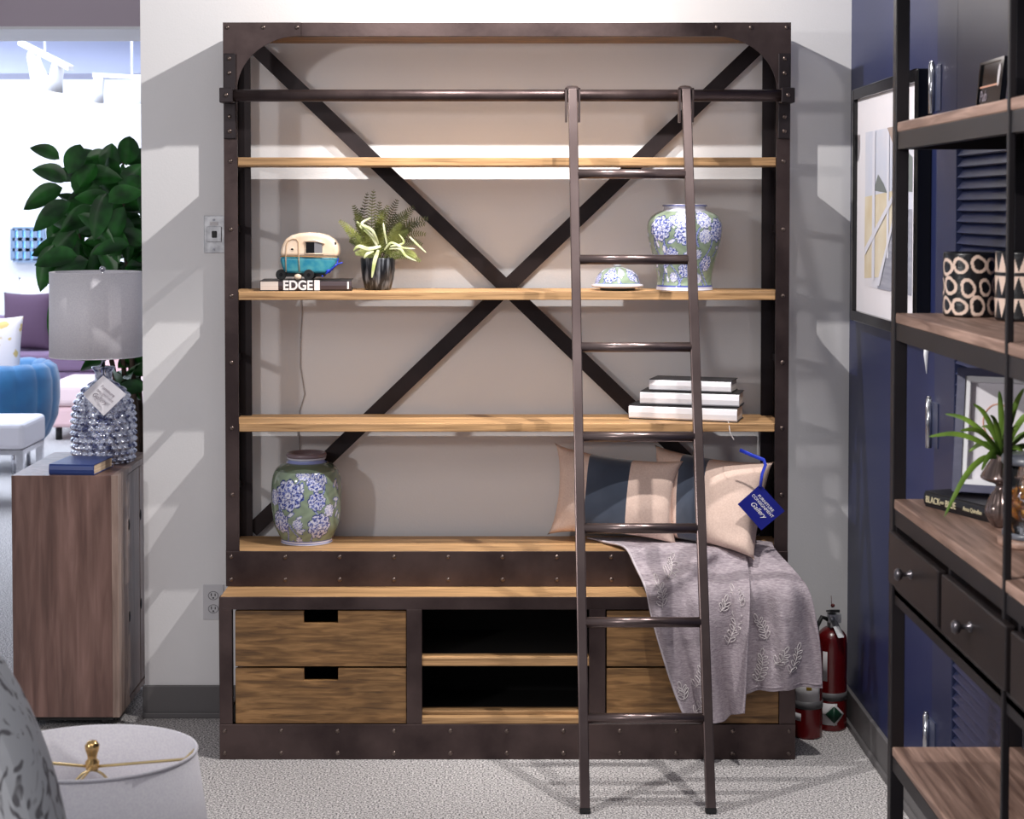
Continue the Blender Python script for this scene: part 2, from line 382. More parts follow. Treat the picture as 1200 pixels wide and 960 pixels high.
def Lpost(xa, s, zA, zB, yf, yb, w=PW, t=0.006):   # angle-iron front post; s=+1 outer side is left
    m = M().box(min(xa, xa + s * w), max(xa, xa + s * w), yf, yf + t, zA, zB)
    return m.box(min(xa, xa + s * t), max(xa, xa + s * t), yf + t, yf + w, zA, zB)
zap = ZZ(687, YU)            # bottom of upper apron
for xa, s in ((x0, 1), (x1, -1)):
    pf = part('front_post', Lpost(xa, s, zap, ztop, YU, YU), BRONZE, bc)
    rivets(pf, [(xa + s * 0.021, YU, ZZ(v, YU)) for v in (189, 269, 347, 425, 502, 580)])
    part('back_post', M().box(min(xa, xa + s * 0.05), max(xa, xa + s * 0.05), YK - 0.008, YK, zbt - 0.03, ztop).box(min(xa, xa + s * .008), max(xa, xa + s * .008), YK - 0.05, YK - 0.008, zbt - 0.03, ztop), BLACKM, bc)
    # short side rails tying front and back posts
    for v in (189, 269, 347, 425, 500, 580):
        z = ZZ(v, YU); part('side_rail', M().box(min(xa + s * .008, xa + s * .016), max(xa + s * .008, xa + s * .016), YU + 0.01, YK - 0.008, z - 0.012, z + 0.012), BLACKM, bc)
    part('side_rail', M().box(min(xa, xa + s * .008), max(xa, xa + s * .008), YU + PW, YK - 0.05, ztop - 0.05, ztop), BLACKM, bc)
    # corner gusset with a concave quarter arc
    gx, gz = 0.252, 0.222; tz = 0.043; tx = PW
    poly = [(0, 0), (gx, 0), (gx, -tz)]
    for k in range(1, 17):
        a = R(90) * k / 16
        poly.append((tx + (gx - tx) * (1 - math.sin(a)), -gz + (gz - tz) * math.cos(a)))
    poly.append((0, -gz))
    pts = [(xa + s * a, ztop + b) for a, b in poly]
    if s < 0: pts = pts[::-1]
    gs = part('corner_gusset', M().prism(pts, YU - 0.006, YU - 0.0005), BRONZE, bc)
    rivets(gs, [(xa + s * a, YU - 0.006, ztop - 0.016) for a in (0.014, 0.13, 0.24)])
    # rail bracket
    zr = ZZ(112, YU - 0.045)
    bk = part('rail_bracket', M().box(min(xa + s * .002, xa + s * .042), max(xa + s * .002, xa + s * .042), YU - 0.016, YU - 0.006, ZZ(163, YU), ZZ(63, YU))
              .box(min(xa - s * .003, xa + s * .04), max(xa - s * .003, xa + s * .04), YU - 0.07, YU - 0.006, zr - 0.024, zr + 0.024), BLACKM, bc, bevel=0.003)
    rivets(bk, [(xa + s * 0.021, YU - 0.016, ZZ(v, YU)) for v in (69, 86, 137, 154)] + [(xa + s * 0.019, YU - 0.07, zr)])
part('top_beam', M().box(x0, x1, YU, YU + 0.03, ztop - 0.043, ztop), BRONZE, bc)
part('top_board', M().box(x0 + .008, x1 - .008, YU + 0.03, YK - 0.008, ztop - 0.042, ztop - 0.004), OAKD, bc)
part('back_beam', M().box(x0 + .05, x1 - .05, YK - 0.008, YK, ztop - 0.02, ztop), BLACKM, bc)
part('ladder_rail', M().cyl((x0 + 0.002, YU - 0.045, zr), (x1 - 0.002, YU - 0.045, zr), 0.0195, 24), BRONZE, bc)
shz = [ZZ(184.5, YU), ZZ(342, YU), ZZ(496.5, YU)]
for z in shz:
    a_, b_, c_, d_ = x0 + PW + .001, x1 - PW - .001, x0 + .018, x1 - .018
    poly = [(a_, YU + .001), (b_, YU + .001), (b_, YU + .0075), (d_, YU + .0075), (d_, YK - .052), (c_, YK - .052), (c_, YU + .0075), (a_, YU + .0075)]
    poly = poly[:4] + [(d_, YK - .052), (x1 - .053, YK - .052), (x1 - .053, YK - .012), (x0 + .053, YK - .012), (x0 + .053, YK - .052), (c_, YK - .052)] + poly[6:]
    n = len(poly); m = M()
    m.add([(x, y, z - .027) for x, y in poly] + [(x, y, z) for x, y in poly], [tuple(range(n - 1, -1, -1)), tuple(range(n, 2 * n))] + [(i, (i + 1) % n, n + (i + 1) % n, n + i) for i in range(n)])
    part('shelf', m, OAK, bc, bevel=0.002)
part('shelf', M().box(x0 + 0.009, x1 - 0.009, YU + 0.006, YK - 0.010, zb1 - 0.025, zb1), OAK, bc, bevel=0.002)
# crossed braces
ya, yb_ = YK + 0.001, YK + 0.007
for (xa, xb), dy in (((x0 + .045, x1 - .045), 0), ((x1 - .045, x0 + .045), 0.0065)):
    part('cross_brace', M().bar((xa, YK + 0.004 + dy, ztop - 0.035), (xb, YK + 0.004 + dy, zb1 + 0.015), 0.05, 0.006), BLACKM, bc)
# upper apron
ap = part('upper_apron', M().box(x0, x1, YU - 0.006, YU, zap, zb1).box(x0, x0 + .006, YU, YK - 0.05, zap, zb1).box(x1 - .006, x1, YU, YK - 0.05, zap, zb1), BRONZE, bc, bevel=0.0015)
rivets(ap, [(x, YU - 0.006, z) for x in [XX(271 + 63.6 * k, YU, 660) for k in range(11)] for z in (ZZ(652.5, YU), ZZ(679, YU))])
# base
part('base_top', M().box(bx0 + 0.004, bx1 - 0.004, YB + 0.004, YK, zbt - 0.022, zbt), OAK, bc, bevel=0.002)
zf1 = ZZ(714.5, YB); zf0 = ZZ(849, YB)
fr = M().box(bx0, bx1, YB, YB + 0.03, zf1, zbt - 0.001)
for a, b in ((257, 272), (476.5, 494.5), (690.5, 709.5), (913.5, 932.5)):
    fr.box(XX(a, YB, 770), XX(b, YB, 770), YB, YB + 0.03, zf0, zf1)
fr.box(bx0, bx0 + .03, YK - .03, YK, 0, zbt - .022).box(bx1 - .03, bx1, YK - .03, YK, 0, zbt - .022)
fr.box(bx0, bx0 + .012, YB + .03, YK - .03, zf1, zbt - .022).box(bx1 - .012, bx1, YB + .03, YK - .03, zf1, zbt - .022)
part('base_frame', fr, BRONZE, bc, bevel=0.0015)
ba = part('base_apron', M().box(bx0, bx1, YB - 0.004, YB, 0, zf0 + 0.001).box(bx0, bx0 + .01, YB, YK - .03, 0, zf0).box(bx1 - .01, bx1, YB, YK - .03, 0, zf0), BRONZE, bc, bevel=0.0015)
rivets(ba, [(x, YB - 0.004, z) for x in [XX(263.5 + 66.1 * k, YB, 870) for k in range(11)] for z in (ZZ(856.5, YB), ZZ(882.5, YB))])
BLACKBOARD = mat('black_board', C(12, 11, 11), 0.8)
part('back_panel', M().box(bx0 + .03, bx1 - .03, YK - .02, YK - .008, zf0 - .01, zbt - .022), BLACKBOARD, bc)
part('base_floor', M().box(bx0 + .014, bx1 - .014, YB + .032, YK - .022, zf0 - .025, zf0 - .002), BLACKBOARD, bc)
for a, b in ((480, 490), (695, 705)):
    part('divider', M().box(XX(a, YB, 770), XX(b, YB, 770), YB + .032, YK - .022, zf0, zbt - .024), BLACKBOARD, bc)
xm0, xm1 = XX(491.5, YB, 770), XX(693.5, YB, 770)
part('inner_shelf', M().box(xm0, XX(692, YB, 770), YB + .010, YB + .062, ZZ(782, YB), ZZ(771.5, YB)), OAK, bc, bevel=0.004)
part('inner_shelf', M().box(xm0 + .002, xm1 - .004, YB + .064, YK - .024, ZZ(782, YB), ZZ(774, YB)), BLACKBOARD, bc)
part('inner_shelf', M().box(xm0 + .004, xm1 - .02, YB + .002, YB + .03, zf0, ZZ(841, YB)), OAK, bc, bevel=0.002)
part('inner_shelf', M().box(xm0 + .004, xm1 - .02, YB + .034, YB + .08, zf0, ZZ(837, YB)), OAK, bc, bevel=0.002)
for xa, xb, nx in ((275.5, 476, 376), (711, 913, 812)):
    for za, zb in ((716.5, 781.5), (784, 848.5)):
        X0, X1 = XX(xa, YB, 770), XX(xb, YB, 770); Z1, Z0 = ZZ(za, YB), ZZ(zb, YB)
        n0, n1 = XX(nx - 20, YB, 770), XX(nx + 20, YB, 770); zn = Z1 - 0.039
        poly = [(X0, Z0), (X1, Z0), (X1, Z1), (n1, Z1), (n1, zn), (n0, zn), (n0, Z1), (X0, Z1)]
        dw = part('drawer', M().prism(poly, YB + 0.004, YB + 0.024), OAKD, bc, bevel=0.0015)
        part('drawer_box', M().box(X0 + .012, X0 + .024, YB + .024, YK - .06, Z0 + .006, Z1 - .03).box(X1 - .024, X1 - .012, YB + .024, YK - .06, Z0 + .006, Z1 - .03)
             .box(X0 + .024, X1 - .024, YB + .024, YK - .06, Z0 + .006, Z0 + .014).box(X0 + .024, X1 - .024, YK - .072, YK - .06, Z0 + .014, Z1 - .03), DARKWOOD, dw)
# drawer slides showing at the left of the drawers
# ------------------------------------------------------------------ ladder
YL1 = YU - 0.078; YL0 = P(686, 953, Z=0).y
lzt = ZZ(105, YL1)
def lad(x, z, d=0.0):
    t = z / lzt; return Vector((x, YL0 + (YL1 - YL0) * t + d, z))
lxa, lxb = XX(671, YL1, 110), XX(804, YL1, 110)
lxa0, lxb0 = P(685.5, 953, Z=0).x, P(833, 953, Z=0).x
def lx(i, z): t = z / lzt; return (lxa0, lxb0)[i] * (1 - t) + (lxa, lxb)[i] * t
ld = thing('library_ladder', 'leaning dark metal ladder with seven rungs hooked on the bookcase rail', 'ladder', ((lxa0 + lxb0) / 2, YL0, 0))
for i in (0, 1):
    st = part('stile', M().bar(lad(lx(i, 0), 0.012), lad(lx(i, lzt), lzt), 0.029, 0.026), LADDERM, ld, bevel=0.003)
    part('foot_pad', M().bar(lad(lx(i, 0), 0.0), lad(lx(i, 0), 0.014), 0.031, 0.028), RUBBER, st)
    s = M(); xx = lx(i, lzt)
    zt = lzt
    for dx in (-0.024, 0.018):
        s.box(xx + dx, xx + dx + .006, YL1 - 0.012, YL1 + 0.02, zt - 0.105, zt + 0.004)
    arc = [(YU - 0.045 + 0.027 * math.cos(a), zr + 0.027 * math.sin(a)) for a in [R(170 - 170 * k / 10) for k in range(11)]]
    s2 = M()
    s.tube([(xx, y, z) for y, z in arc] + [(xx, YU - 0.018, zr - 0.02)], 0.006, 8, flat=3.5)
    s.box(xx - .024, xx + .024, YL1 - .012, YL1 + .006, zt, zt + .005)
    part('hook', s, LADDERM, ld)
ys = [204, 305, 408, 512.5, 620.5, 730.5, 842]
def rung_z(py):
    lo, hi = 0.0, lzt
    for _ in range(50):
        mid = (lo + hi) / 2; p = lad(0, mid); q = ZZ(py, p.y)
        if q > mid: lo = mid
        else: hi = mid
    return (lo + hi) / 2
zr0, zr1 = rung_z(842), rung_z(204)
for k in range(7):
    z = zr0 + (zr1 - zr0) * k / 6
    part('rung', M().cyl(lad(lx(0, z) + .012, z), lad(lx(1, z) - .012, z), 0.0155, 18), LADDERM, ld)

# ------------------------------------------------------------------ painted pottery
def lerp_prof(prof, n):
    p = np.array(prof, float); d = np.r_[0, np.cumsum(np.hypot(*np.diff(p, axis=0).T))]
    t = np.linspace(0, d[-1], n); return np.c_[np.interp(t, d, p[:, 0]), np.interp(t, d, p[:, 1])]
def smooth_prof(pts, n):
    p = np.array(pts, float); out = []
    for i in range(len(p) - 1):
        a, b, c, d = p[max(i - 1, 0)], p[i], p[i + 1], p[min(i + 2, len(p) - 1)]
        for t in np.linspace(0, 1, 12, endpoint=False):
            out.append(0.5 * ((2 * b) + (-a + c) * t + (2 * a - 5 * b + 4 * c - d) * t * t + (-a + 3 * b - 3 * c + d) * t ** 3))
    out.append(p[-1]); return lerp_prof(out, n)
def painted_lathe(prof, c, paint, seg=260):
    m = M(); prof = [tuple(p) for p in prof]; m.lathe(prof, c, seg)
    th = np.tile(np.arange(seg) * 2 * np.pi / seg, len(prof)); r = np.repeat([p[0] for p in prof], seg); z = np.repeat([p[1] for p in prof], seg)
    th = (th + np.pi / 2 + np.pi) % (2 * np.pi) - np.pi     # 0 faces the camera (-Y)
    m.cols = np.c_[paint(th, r, z), np.ones(len(th))]
    return m
WHT = np.array(C(222, 222, 236)[:3]); BLU = np.array(C(66, 82, 168)[:3]); DBL = np.array(C(34, 42, 110)[:3]); GRN = np.array(C(136, 152, 130)[:3]); LBL = np.array(C(150, 160, 214)[:3])
def floral(flowers, Rm, rnd, bands, smalls=40, zrange=(0.02, 0.2)):
    fl = list(flowers)
    for _ in range(14):     # the sides and back carry the same kind of pattern
        s = rnd.uniform(0.45 * np.pi, 1.55 * np.pi) * Rm
        if s > np.pi * Rm: s -= 2 * np.pi * Rm
        fl.append((s, rnd.uniform(*zrange), rnd.uniform(.022, .038), 1))
    sm = [(rnd.uniform(-np.pi, np.pi) * Rm, rnd.uniform(*zrange), rnd.uniform(.006, .011), rnd.uniform(0, 6.28)) for _ in range(smalls)]
    def paint(th, r, z):
        s = th * Rm; col = np.tile(GRN, (len(th), 1)) * (1 + 0.10 * np.sin(s * 130 + 3 * np.sin(z * 90)))[:, None]
        def put(mask, c): col[mask] = c
        def ds(s0):
            d = s - s0; return (d + np.pi * Rm) % (2 * np.pi * Rm) - np.pi * Rm
        # stems
        for i, (fs, fz, fr, k) in enumerate(fl):
            d = ds(fs); t = np.clip((fz - z) / 0.09, 0, 1); on = (z < fz) & (z > fz - 0.09)
            path = d - 0.03 * np.sin(t * 2.6 + i) * (1 if i % 2 else -1)
            put(on & (np.abs(path) < 0.0038), DBL); put(on & (np.abs(path) < 0.0024), LBL)
        for (ss, sz, sr, sa) in sm:
            d = ds(ss); e = z - sz; u = d * np.cos(sa) + e * np.sin(sa); v = -d * np.sin(sa) + e * np.cos(sa)
            q = (u / (sr * 1.6)) ** 2 + (v / (sr * 0.7)) ** 2
            put(q < 1, BLU); put(q < 0.6, WHT)
        for i, (fs, fz, fr, k) in enumerate(fl):
            d = ds(fs); e = z - fz; rho = np.hypot(d, e); phi = np.arctan2(e, d)
            npet = 9; edge = fr * (0.84 + 0.16 * np.abs(np.cos(npet * phi / 2 + i)))
            t = rho / edge; inside = t < 1
            put(inside, WHT if k else WHT)
            band = np.sin(t * 17 + 1.8 * np.abs(np.cos(npet * phi / 2 + i + np.floor(t * 4) * 1.3)) * 2)
            put(inside & (band > 0.05), BLU if k else LBL); put(inside & (band > 0.75), DBL if k else BLU)
            put(inside & (np.sin(phi * 22 + t * 5) > 0.75) & (t > .2), LBL if k else WHT)
            put(inside & (t > 0.93), DBL)
        for z0_, z1_, c in bands: put((z >= z0_) & (z <= z1_), c)
        return np.clip(col, 0, 1)
    return paint
rnd = np.random.default_rng(3)
sc4 = 1 / 352.0
# vase on the fourth shelf
vc = P(359.5, 634, Y=5.765); vc.z = zb1 + 0.0005
Hv = 0.305
prof = smooth_prof([(0.001, 0), (.080, 0), (.086, .004), (.0865, .012), (.094, .028), (.108, .058), (.1155, .10), (.1185, .15), (.1175, .195), (.112, .228), (.100, .250), (.082, .264), (.066, .271), (.061, .278), (.062, .286)], 150)
va = thing('ceramic_vase', 'rounded green, blue and white floral vase standing on the wide lowest shelf', 'vase', vc)
fl = [(-.052, .172, .056, 1), (.045, .218, .036, 1), (.048, .152, .033, 1), (.06, .068, .046, 1), (-.09, .08, .04, 1), (-.02, .075, .02, 0), (.095, .12, .022, 0), (-.12, .16, .03, 0), (-.02, .02, .014, 0), (.0, .25, .03, 0)]
part('vase_body', painted_lathe(prof, vc, floral(fl, .118, rnd, [(0, .012, WHT), (.012, .015, BLU), (.004, .006, BLU), (.245, .272, GRN * .55), (.27, .29, LBL)], 46, (.03, .23))), CERAM, va)
part('vase_rim', M().lathe([(.060, .284), (.066, .287), (.068, .293), (.066, .300), (.061, .302), (.054, .300), (.052, .280), (.05, .2), (.001, .19)], vc, 64), mat('taupe_rim_glaze', C(130, 112, 118), 0.3), va, label='taupe glazed rim')
part('rim_band', M().lathe([(.062, .279), (.0655, .281), (.0665, .286), (.062, .287)], vc, 64), PORCELAIN, va)
# ginger jar and its lid on the second shelf
jc = P(802, 335, Y=5.735); jc.z = shz[1] + 0.0005
ja = thing('ginger_jar', 'large green, blue and white floral ginger jar without its lid', 'jar', jc)
prof = smooth_prof([(.001, 0), (.088, 0), (.093, .004), (.0925, .016), (.0905, .03), (.094, .06), (.106, .11), (.118, .155), (.1245, .19), (.123, .222), (.110, .246), (.088, .260), (.073, .265), (.070, .268)], 150)
fl = [(-.1, .205, .045, 1), (-.012, .185, .036, 1), (-.022, .238, .034, 0), (.055, .235, .032, 0), (.058, .18, .026, 0), (-.06, .12, .026, 1), (-.055, .23, .02, 1), (.115, .2, .042, 1), (.08, .09, .028, 1), (-.012, .07, .028, 1), (-.062, .045, .018, 0), (.035, .12, .018, 0), (-.09, .1, .022, 1), (.05, .04, .016, 0)]
part('jar_body', painted_lathe(prof, jc, floral(fl, .12, rnd, [(0, .013, WHT), (.013, .017, BLU), (.262, .27, WHT)], 46, (.03, .24))), CERAM, ja)
part('jar_neck', M().lathe([(.070, .264), (.069, .272), (.069, .276), (.073, .278), (.0735, .283), (.069, .285), (.063, .284), (.061, .25), (.06, .2), (.001, .19)], jc, 64), PORCELAIN, ja)
part('neck_ring', M().tube([(jc.x + .0735 * math.cos(a), jc.y + .0735 * math.sin(a), jc.z + .2805) for a in [R(7.5 * k) for k in range(48)]], .0022, 6, closed=True), BLUEWHITE, ja, label='thin blue ring')
lc = P(723.5, 336, Y=5.72); lc.z = shz[1] + 0.0005
li = thing('jar_lid', 'small green, blue and white domed jar lid lying on the second shelf', 'lid', lc)
prof = smooth_prof([(.078, .018), (.076, .024), (.072, .038), (.062, .055), (.045, .068), (.022, .075), (.012, .077)], 80)
fl = [(-.03, .05, .026, 1), (.05, .05, .02, 1), (.01, .06, .014, 0), (-.085, .04, .02, 1)]
part('lid_dome', painted_lathe(prof, lc, floral(fl, .07, rnd, [(0, .0215, WHT), (.0215, .0235, BLU)], 24, (.03, .07))), CERAM, li)
part('lid_flange', M().lathe([(.001, .006), (.06, .006), (.084, .011), (.087, .015), (.085, .019), (.077, .020), (.001, .020)], lc, 64), PORCELAIN, li)
part('lid_collar', M().lathe([(.055, 0), (.058, 0), (.058, .008), (.055, .008)], lc, 48), mat('dark_foot_glaze', C(60, 64, 58), .4), li)
part('lid_knob', M().lathe([(.008, .074), (.009, .078), (.013, .083), (.013, .089), (.007, .094), (.0005, .095)], lc, 24), PORCELAIN, li)

# ------------------------------------------------------------------ books
def book(name, label, c, L_, W_, T_, rot, cover, spine, pages, group=None, ribbon=False, cat='book'):
    """L_ along the spine (x), spine at -y; c is the centre of the base"""
    b = thing(name, label, cat, c, group)
    Mx = Matrix.Translation(c) @ Matrix.Rotation(rot, 4, 'Z')
    t = 0.0028
    part('cover', M().box(-L_/2, L_/2, -W_/2, W_/2, 0, t).box(-L_/2, L_/2, -W_/2, W_/2, T_ - t, T_).mul(Mx), cover, b, bevel=0.0008)
    poly = [(-W_/2 + .004, 0.0), (-W_/2 - .002, .15 * T_), (-W_/2 - .004, .5 * T_), (-W_/2 - .002, .85 * T_), (-W_/2 + .004, T_), (-W_/2 + .006, T_ - .002), (-W_/2 + .003, .5 * T_), (-W_/2 + .006, .002)]
    m = M(); n = len(poly)
    vs = [(-L_/2, y, z) for y, z in poly] + [(L_/2, y, z) for y, z in poly]
    m.add(vs, [tuple(range(n)), tuple(range(2*n-1, n-1, -1))] + [(i, (i+1) % n, n+(i+1) % n, n+i) for i in range(n)], False)
    part('spine', m.mul(Mx), spine, b)
    part('pages', M().box(-L_/2 + .004, L_/2 - .004, -W_/2 + .004, W_/2 - .005, t, T_ - t).mul(Mx), pages, b)
    if ribbon:
        m = M(); e = Vector((L_/2 - .03, -W_/2 - .003, .002))
        m.tube([e + Vector((0, .006, 0)), e + Vector((.004, -.006, -.004)), e + Vector((.016, -.05 , -.03)), e + Vector((.03, -.06, -.05))], .0035, 8, flat=.25)
        part('bookmark_ribbon', m.mul(Mx), TXTWHITE, b)
    return b, Mx
zs3 = shz[2] + .0006
rot = R(-17)
hs = [0.0475, 0.0455, 0.0400]; z = zs3
specs = [((733, 859, 5.72), .362, .138, 'thick white-spined book at the bottom of the stack of three'),
         ((745, 859, 5.725), .330, .132, 'white-spined book in the middle of the stack of three'),
         ((757, 850, 5.73), .275, .125, 'thin white-spined book on top of the stack of three')]
for i, ((a, b_, Y), L_, W_, lab) in enumerate(specs):
    xc = XX((a + b_) / 2 + (9, 10, 10)[i], Y, 460); c = Vector((xc, Y + .015, z)); T_ = hs[i]
    book('book', lab, c, L_, W_, T_, rot + (0, R(1.5), R(-1))[i], COVERB, COVERW, PAGESW, 'stack of white books on the third shelf', ribbon=(i == 0))
    z += T_ + .0004
# book under the camper
ec = Vector((XX(359.5, 5.72, 332), 5.735, shz[1] + .0006))
eb, Mx = book('book', 'dark book with bold white spine lettering lying under the toy camper', ec, .30, .17, .034, R(3), COVERB, COVERG, PAGESW)
def onspine(mx, lx_, lz, W_, off=.0052): return mx @ Vector((lx_, -W_/2 - off, lz))
part('cut_edge', M().box(-.148, -.09, -.0895, -.08, .003, .031).mul(Mx), PAGESW, eb)
text('EDGE', TXTWHITE, eb, 'spine_title', .043, onspine(Mx, -.026, .017, .17), Mx.to_3x3() @ Vector((1, 0, 0)), (0, 0, 1), sx=.92, bold=.0012)
text('II', TXTWHITE, eb, 'spine_title', .040, onspine(Mx, .037, .017, .17), Mx.to_3x3() @ Vector((1, 0, 0)), (0, 0, 1), sx=.9, bold=.003)
part('spine_mark', M().box(.136, .141, -.0905, -.089, .006, .03).mul(Mx), TXTWHITE, eb)
# ------------------------------------------------------------------ toy camper
cz = shz[1] + .0348; cw = .098
cY0 = 5.675; cY1 = cY0 + cw
kx = lambda u: XX(300 + u * 130 / 1200, cY0, 300)      # from zoomed crop columns
kz = lambda v: ZZ(260 + v * 85 / 785, cY0)
cp = thing('toy_camper', 'small cream and teal ceramic camper trailer standing on a dark book', 'ornament', ((kx(260) + kx(890)) / 2, (cY0 + cY1) / 2, cz))
upper = [(258, 378), (262, 320), (280, 250), (320, 185), (385, 143), (470, 122), (570, 115), (680, 122), (770, 148), (840, 195), (880, 255), (892, 320), (885, 385)]
lower = [(258, 376), (262, 430), (280, 500), (310, 545), (340, 556), (500, 560), (640, 560), (740, 560), (800, 535), (850, 470), (885, 385)]
part('upper_shell', M().prism([(kx(a), kz(b)) for a, b in upper], cY0, cY1, True), CREAM, cp, bevel=0.012, seg=4)
part('lower_shell', M().prism([(kx(a), kz(b)) for a, b in lower[::-1]], cY0 + .001, cY1 - .001, True), TEAL, cp, bevel=0.010, seg=4)
part('belt_line', M().tube([(kx(262), cY0 - .001, kz(375)), (kx(400), cY0 - .001, kz(374)), (kx(640), cY0 - .001, kz(380)), (kx(880), cY0 - .001, kz(386))], .0016, 8), TAN, cp)
def rect_outline(a, b, c_, d, r, y): return M().tube([(kx(a), y, kz(b)), (kx(c_), y, kz(b)), (kx(c_), y, kz(d)), (kx(a), y, kz(d))], r, 8, closed=True)
dpts = [(325, 545), (322, 380), (330, 240), (350, 205), (400, 185), (440, 190), (460, 220), (464, 400), (470, 540)]
part('door_outline', M().tube([(kx(a), cY0 - .0012, kz(b)) for a, b in dpts], .0016, 8), mat('pale_tan_glaze', C(206, 172, 140), .4), cp)
pw = part('window_frame', rect_outline(530, 212, 725, 348, .0028, cY0 - .001), CREAM, cp)
part('dark_pane', M().box(kx(540), kx(632), cY0 - .0012, cY0 + .003, kz(340), kz(220)), GLOSSBLACK, pw)
part('grey_pane', M().box(kx(632), kx(716), cY0 - .0012, cY0 + .003, kz(340), kz(220)), GREYPANE, pw)
part('awning', M().tube([(kx(520), cY0 - .002, kz(216)), (kx(630), cY0 - .003, kz(200)), (kx(745), cY0 - .002, kz(236))], .0024, 8), CREAM, cp)
part('door_window', M().sphere((kx(392), cY0, kz(298)), .0042, 14, 10, 1, .4, .8), GLOSSBLACK, cp)
part('door_window_ring', M().tube([(kx(392) + .0058 * math.cos(a), cY0 - .0005, kz(298) + .0046 * math.sin(a)) for a in [R(20 * k) for k in range(18)]], .0012, 6, closed=True), CREAM, cp)
part('end_window', M().sphere((kx(858), cY0 + .004, kz(236)), .0055, 14, 10, .6, .6, 1), GLOSSBLACK, cp)
for u, v, y in ((570, 545, cY0 - .003), (570, 545, cY1 - .009), (265, 545, cY0 + .012)):
    rr = .0178
    cc = Vector((kx(u), y, cz + rr))
    wl = part('wheel', M().cyl(cc, cc + Vector((0, .012, 0)), rr, 28), RUBBER, cp, bevel=.002)
    part('hub', M().cyl(cc + Vector((0, -.0012, 0)), cc + Vector((0, .004, 0)), .0055, 16), GLOSSBLACK, wl)
part('chassis', M().box(kx(300), kx(730), cY0 + .014, cY1 - .014, kz(596), kz(556)), BLACK, cp)
part('step', M().sphere((kx(450), cY0 + .006, cz + .0105), .0125, 16, 10, 1.0, .6, .8), CREAM, cp)
part('ribbon', M().tube([(kx(880), cY0 + .03, kz(400)), (kx(875), cY0 + .01, kz(450)), (kx(820), cY0 - .003, kz(520)), (kx(760), cY0 - .005, kz(560)), (kx(830), cY0 - .008, kz(500)), (kx(900), cY0 - .012, kz(450)), (kx(940), cY0 - .012, kz(440))], .0022, 6), RIBBON, cp, label='blue ribbon')
part('ribbon_bow', M().sphere((kx(785), cY0 - .002, kz(535)), .007, 10, 8, 1.2, .5, .9).sphere((kx(715), cY0 + .006, kz(590)), .003, 8, 6), RIBBON, cp)

# ------------------------------------------------------------------ potted fern
fY = 5.735; fc = Vector((XX(443, fY, 320), fY, shz[1] + .0006))
fp = thing('potted_fern', 'green fern with pale leaves in a brushed charcoal pot', 'plant', fc)
pr = [(.001, 0), (.040, 0), (.044, .004), (.052, .035), (.057, .07), (.0585, .104), (.057, .107), (.053, .106), (.051, .09), (.001, .088)]
part('pot', M().lathe(pr, fc, 48), POT, fp)
part('soil', M().lathe([(.001, .09), (.049, .092), (.049, .088), (.001, .086)], fc, 32), mat('dark_soil', C(40, 32, 26), .9), fp)
root = fc + Vector((0, 0, .09))
def bez(a, b, c_, t): return a * (1 - t) ** 2 + b * (2 * t * (1 - t)) + c_ * t * t
def frond(m, tip, lift, width, n=24):
    a = root + Vector((random.uniform(-.02, .02), random.uniform(-.015, .015), 0)); c_ = tip; mid = (a + c_) / 2 + lift
    pts = [bez(a, mid, c_, i / n) for i in range(n + 1)]
    m.tube(pts, [.0016 * (1 - .7 * i / n) for i in range(n + 1)], 5)
    for i in range(4, n):
        t = i / n; p = pts[i]; d = (pts[i + 1] - pts[i]).normalized()
        side = d.cross(Vector((random.uniform(-.15, .15), -1, .2))).normalized()
        nrm = side.cross(d)
        l = width * math.sin(math.pi * min(1, t * .85 + .12)) ** .8 + .003
        wd = .0031
        for s in (-1, 1):
            o = side * s; e = p + o * l + d * (l * .45) + nrm * (-.1 * l)
            q = p + o * l * .5 + d * (l * .2)
            m.add([p - d * wd * .5, q - d * wd * .6, e, q + d * wd * .8, p + d * wd * .5], [(0, 1, 2, 3, 4)])
ft = lambda x, y, dy: P(x, y, Y=fY + dy)
up = Vector((0, 0, .03))
m = M(); m2 = M()
for (x, y, dy, w_, l) in [(397, 258, -.03, .017, (0, 0, .02)), (414, 240, .0, .017, (-.02, 0, .02)), (438, 222, -.01, .018, (-.02, 0, 0)), (446, 255, -.07, .017, (0, 0, .02)),
                           (470, 262, -.05, .018, (0, 0, .03)), (418, 262, -.08, .015, (0, 0, .03)), (409, 282, -.03, .015, (0, 0, .03)), (488, 302, -.05, .015, (.02, 0, .05)), (455, 240, -.02, .018, (-.01, 0, .02))]:
    frond(m, ft(x, y, dy), Vector(l), w_); frond(m, ft(x + random.uniform(-9, 9), y + random.uniform(4, 16), dy + random.uniform(-.03, .03)), Vector(l), w_)
for (x, y, dy, w_, l) in [(431, 225, .05, .014, (-.05, 0, .0)), (466, 233, .02, .020, (-.01, 0, .02)), (486, 242, .0, .020, (-.01, 0, .05)), (503, 256, -.02, .018, (-.01, 0, .07)),
                           (500, 275, .02, .016, (0, 0, .07)), (478, 250, -.04, .018, (0, 0, .03)), (490, 262, .04, .018, (0, 0, .06)), (450, 245, .04, .016, (0, 0, .02)), (415, 255, .05, .016, (0, 0, .02))]:
    frond(m2, ft(x, y, dy), Vector(l), w_); frond(m2, ft(x + random.uniform(-9, 9), y + random.uniform(6, 22), dy + random.uniform(-.03, .03)), Vector(l), w_)
part('foliage', m, FERN, fp, weld=False); part('foliage', m2, FERND, fp, weld=False)
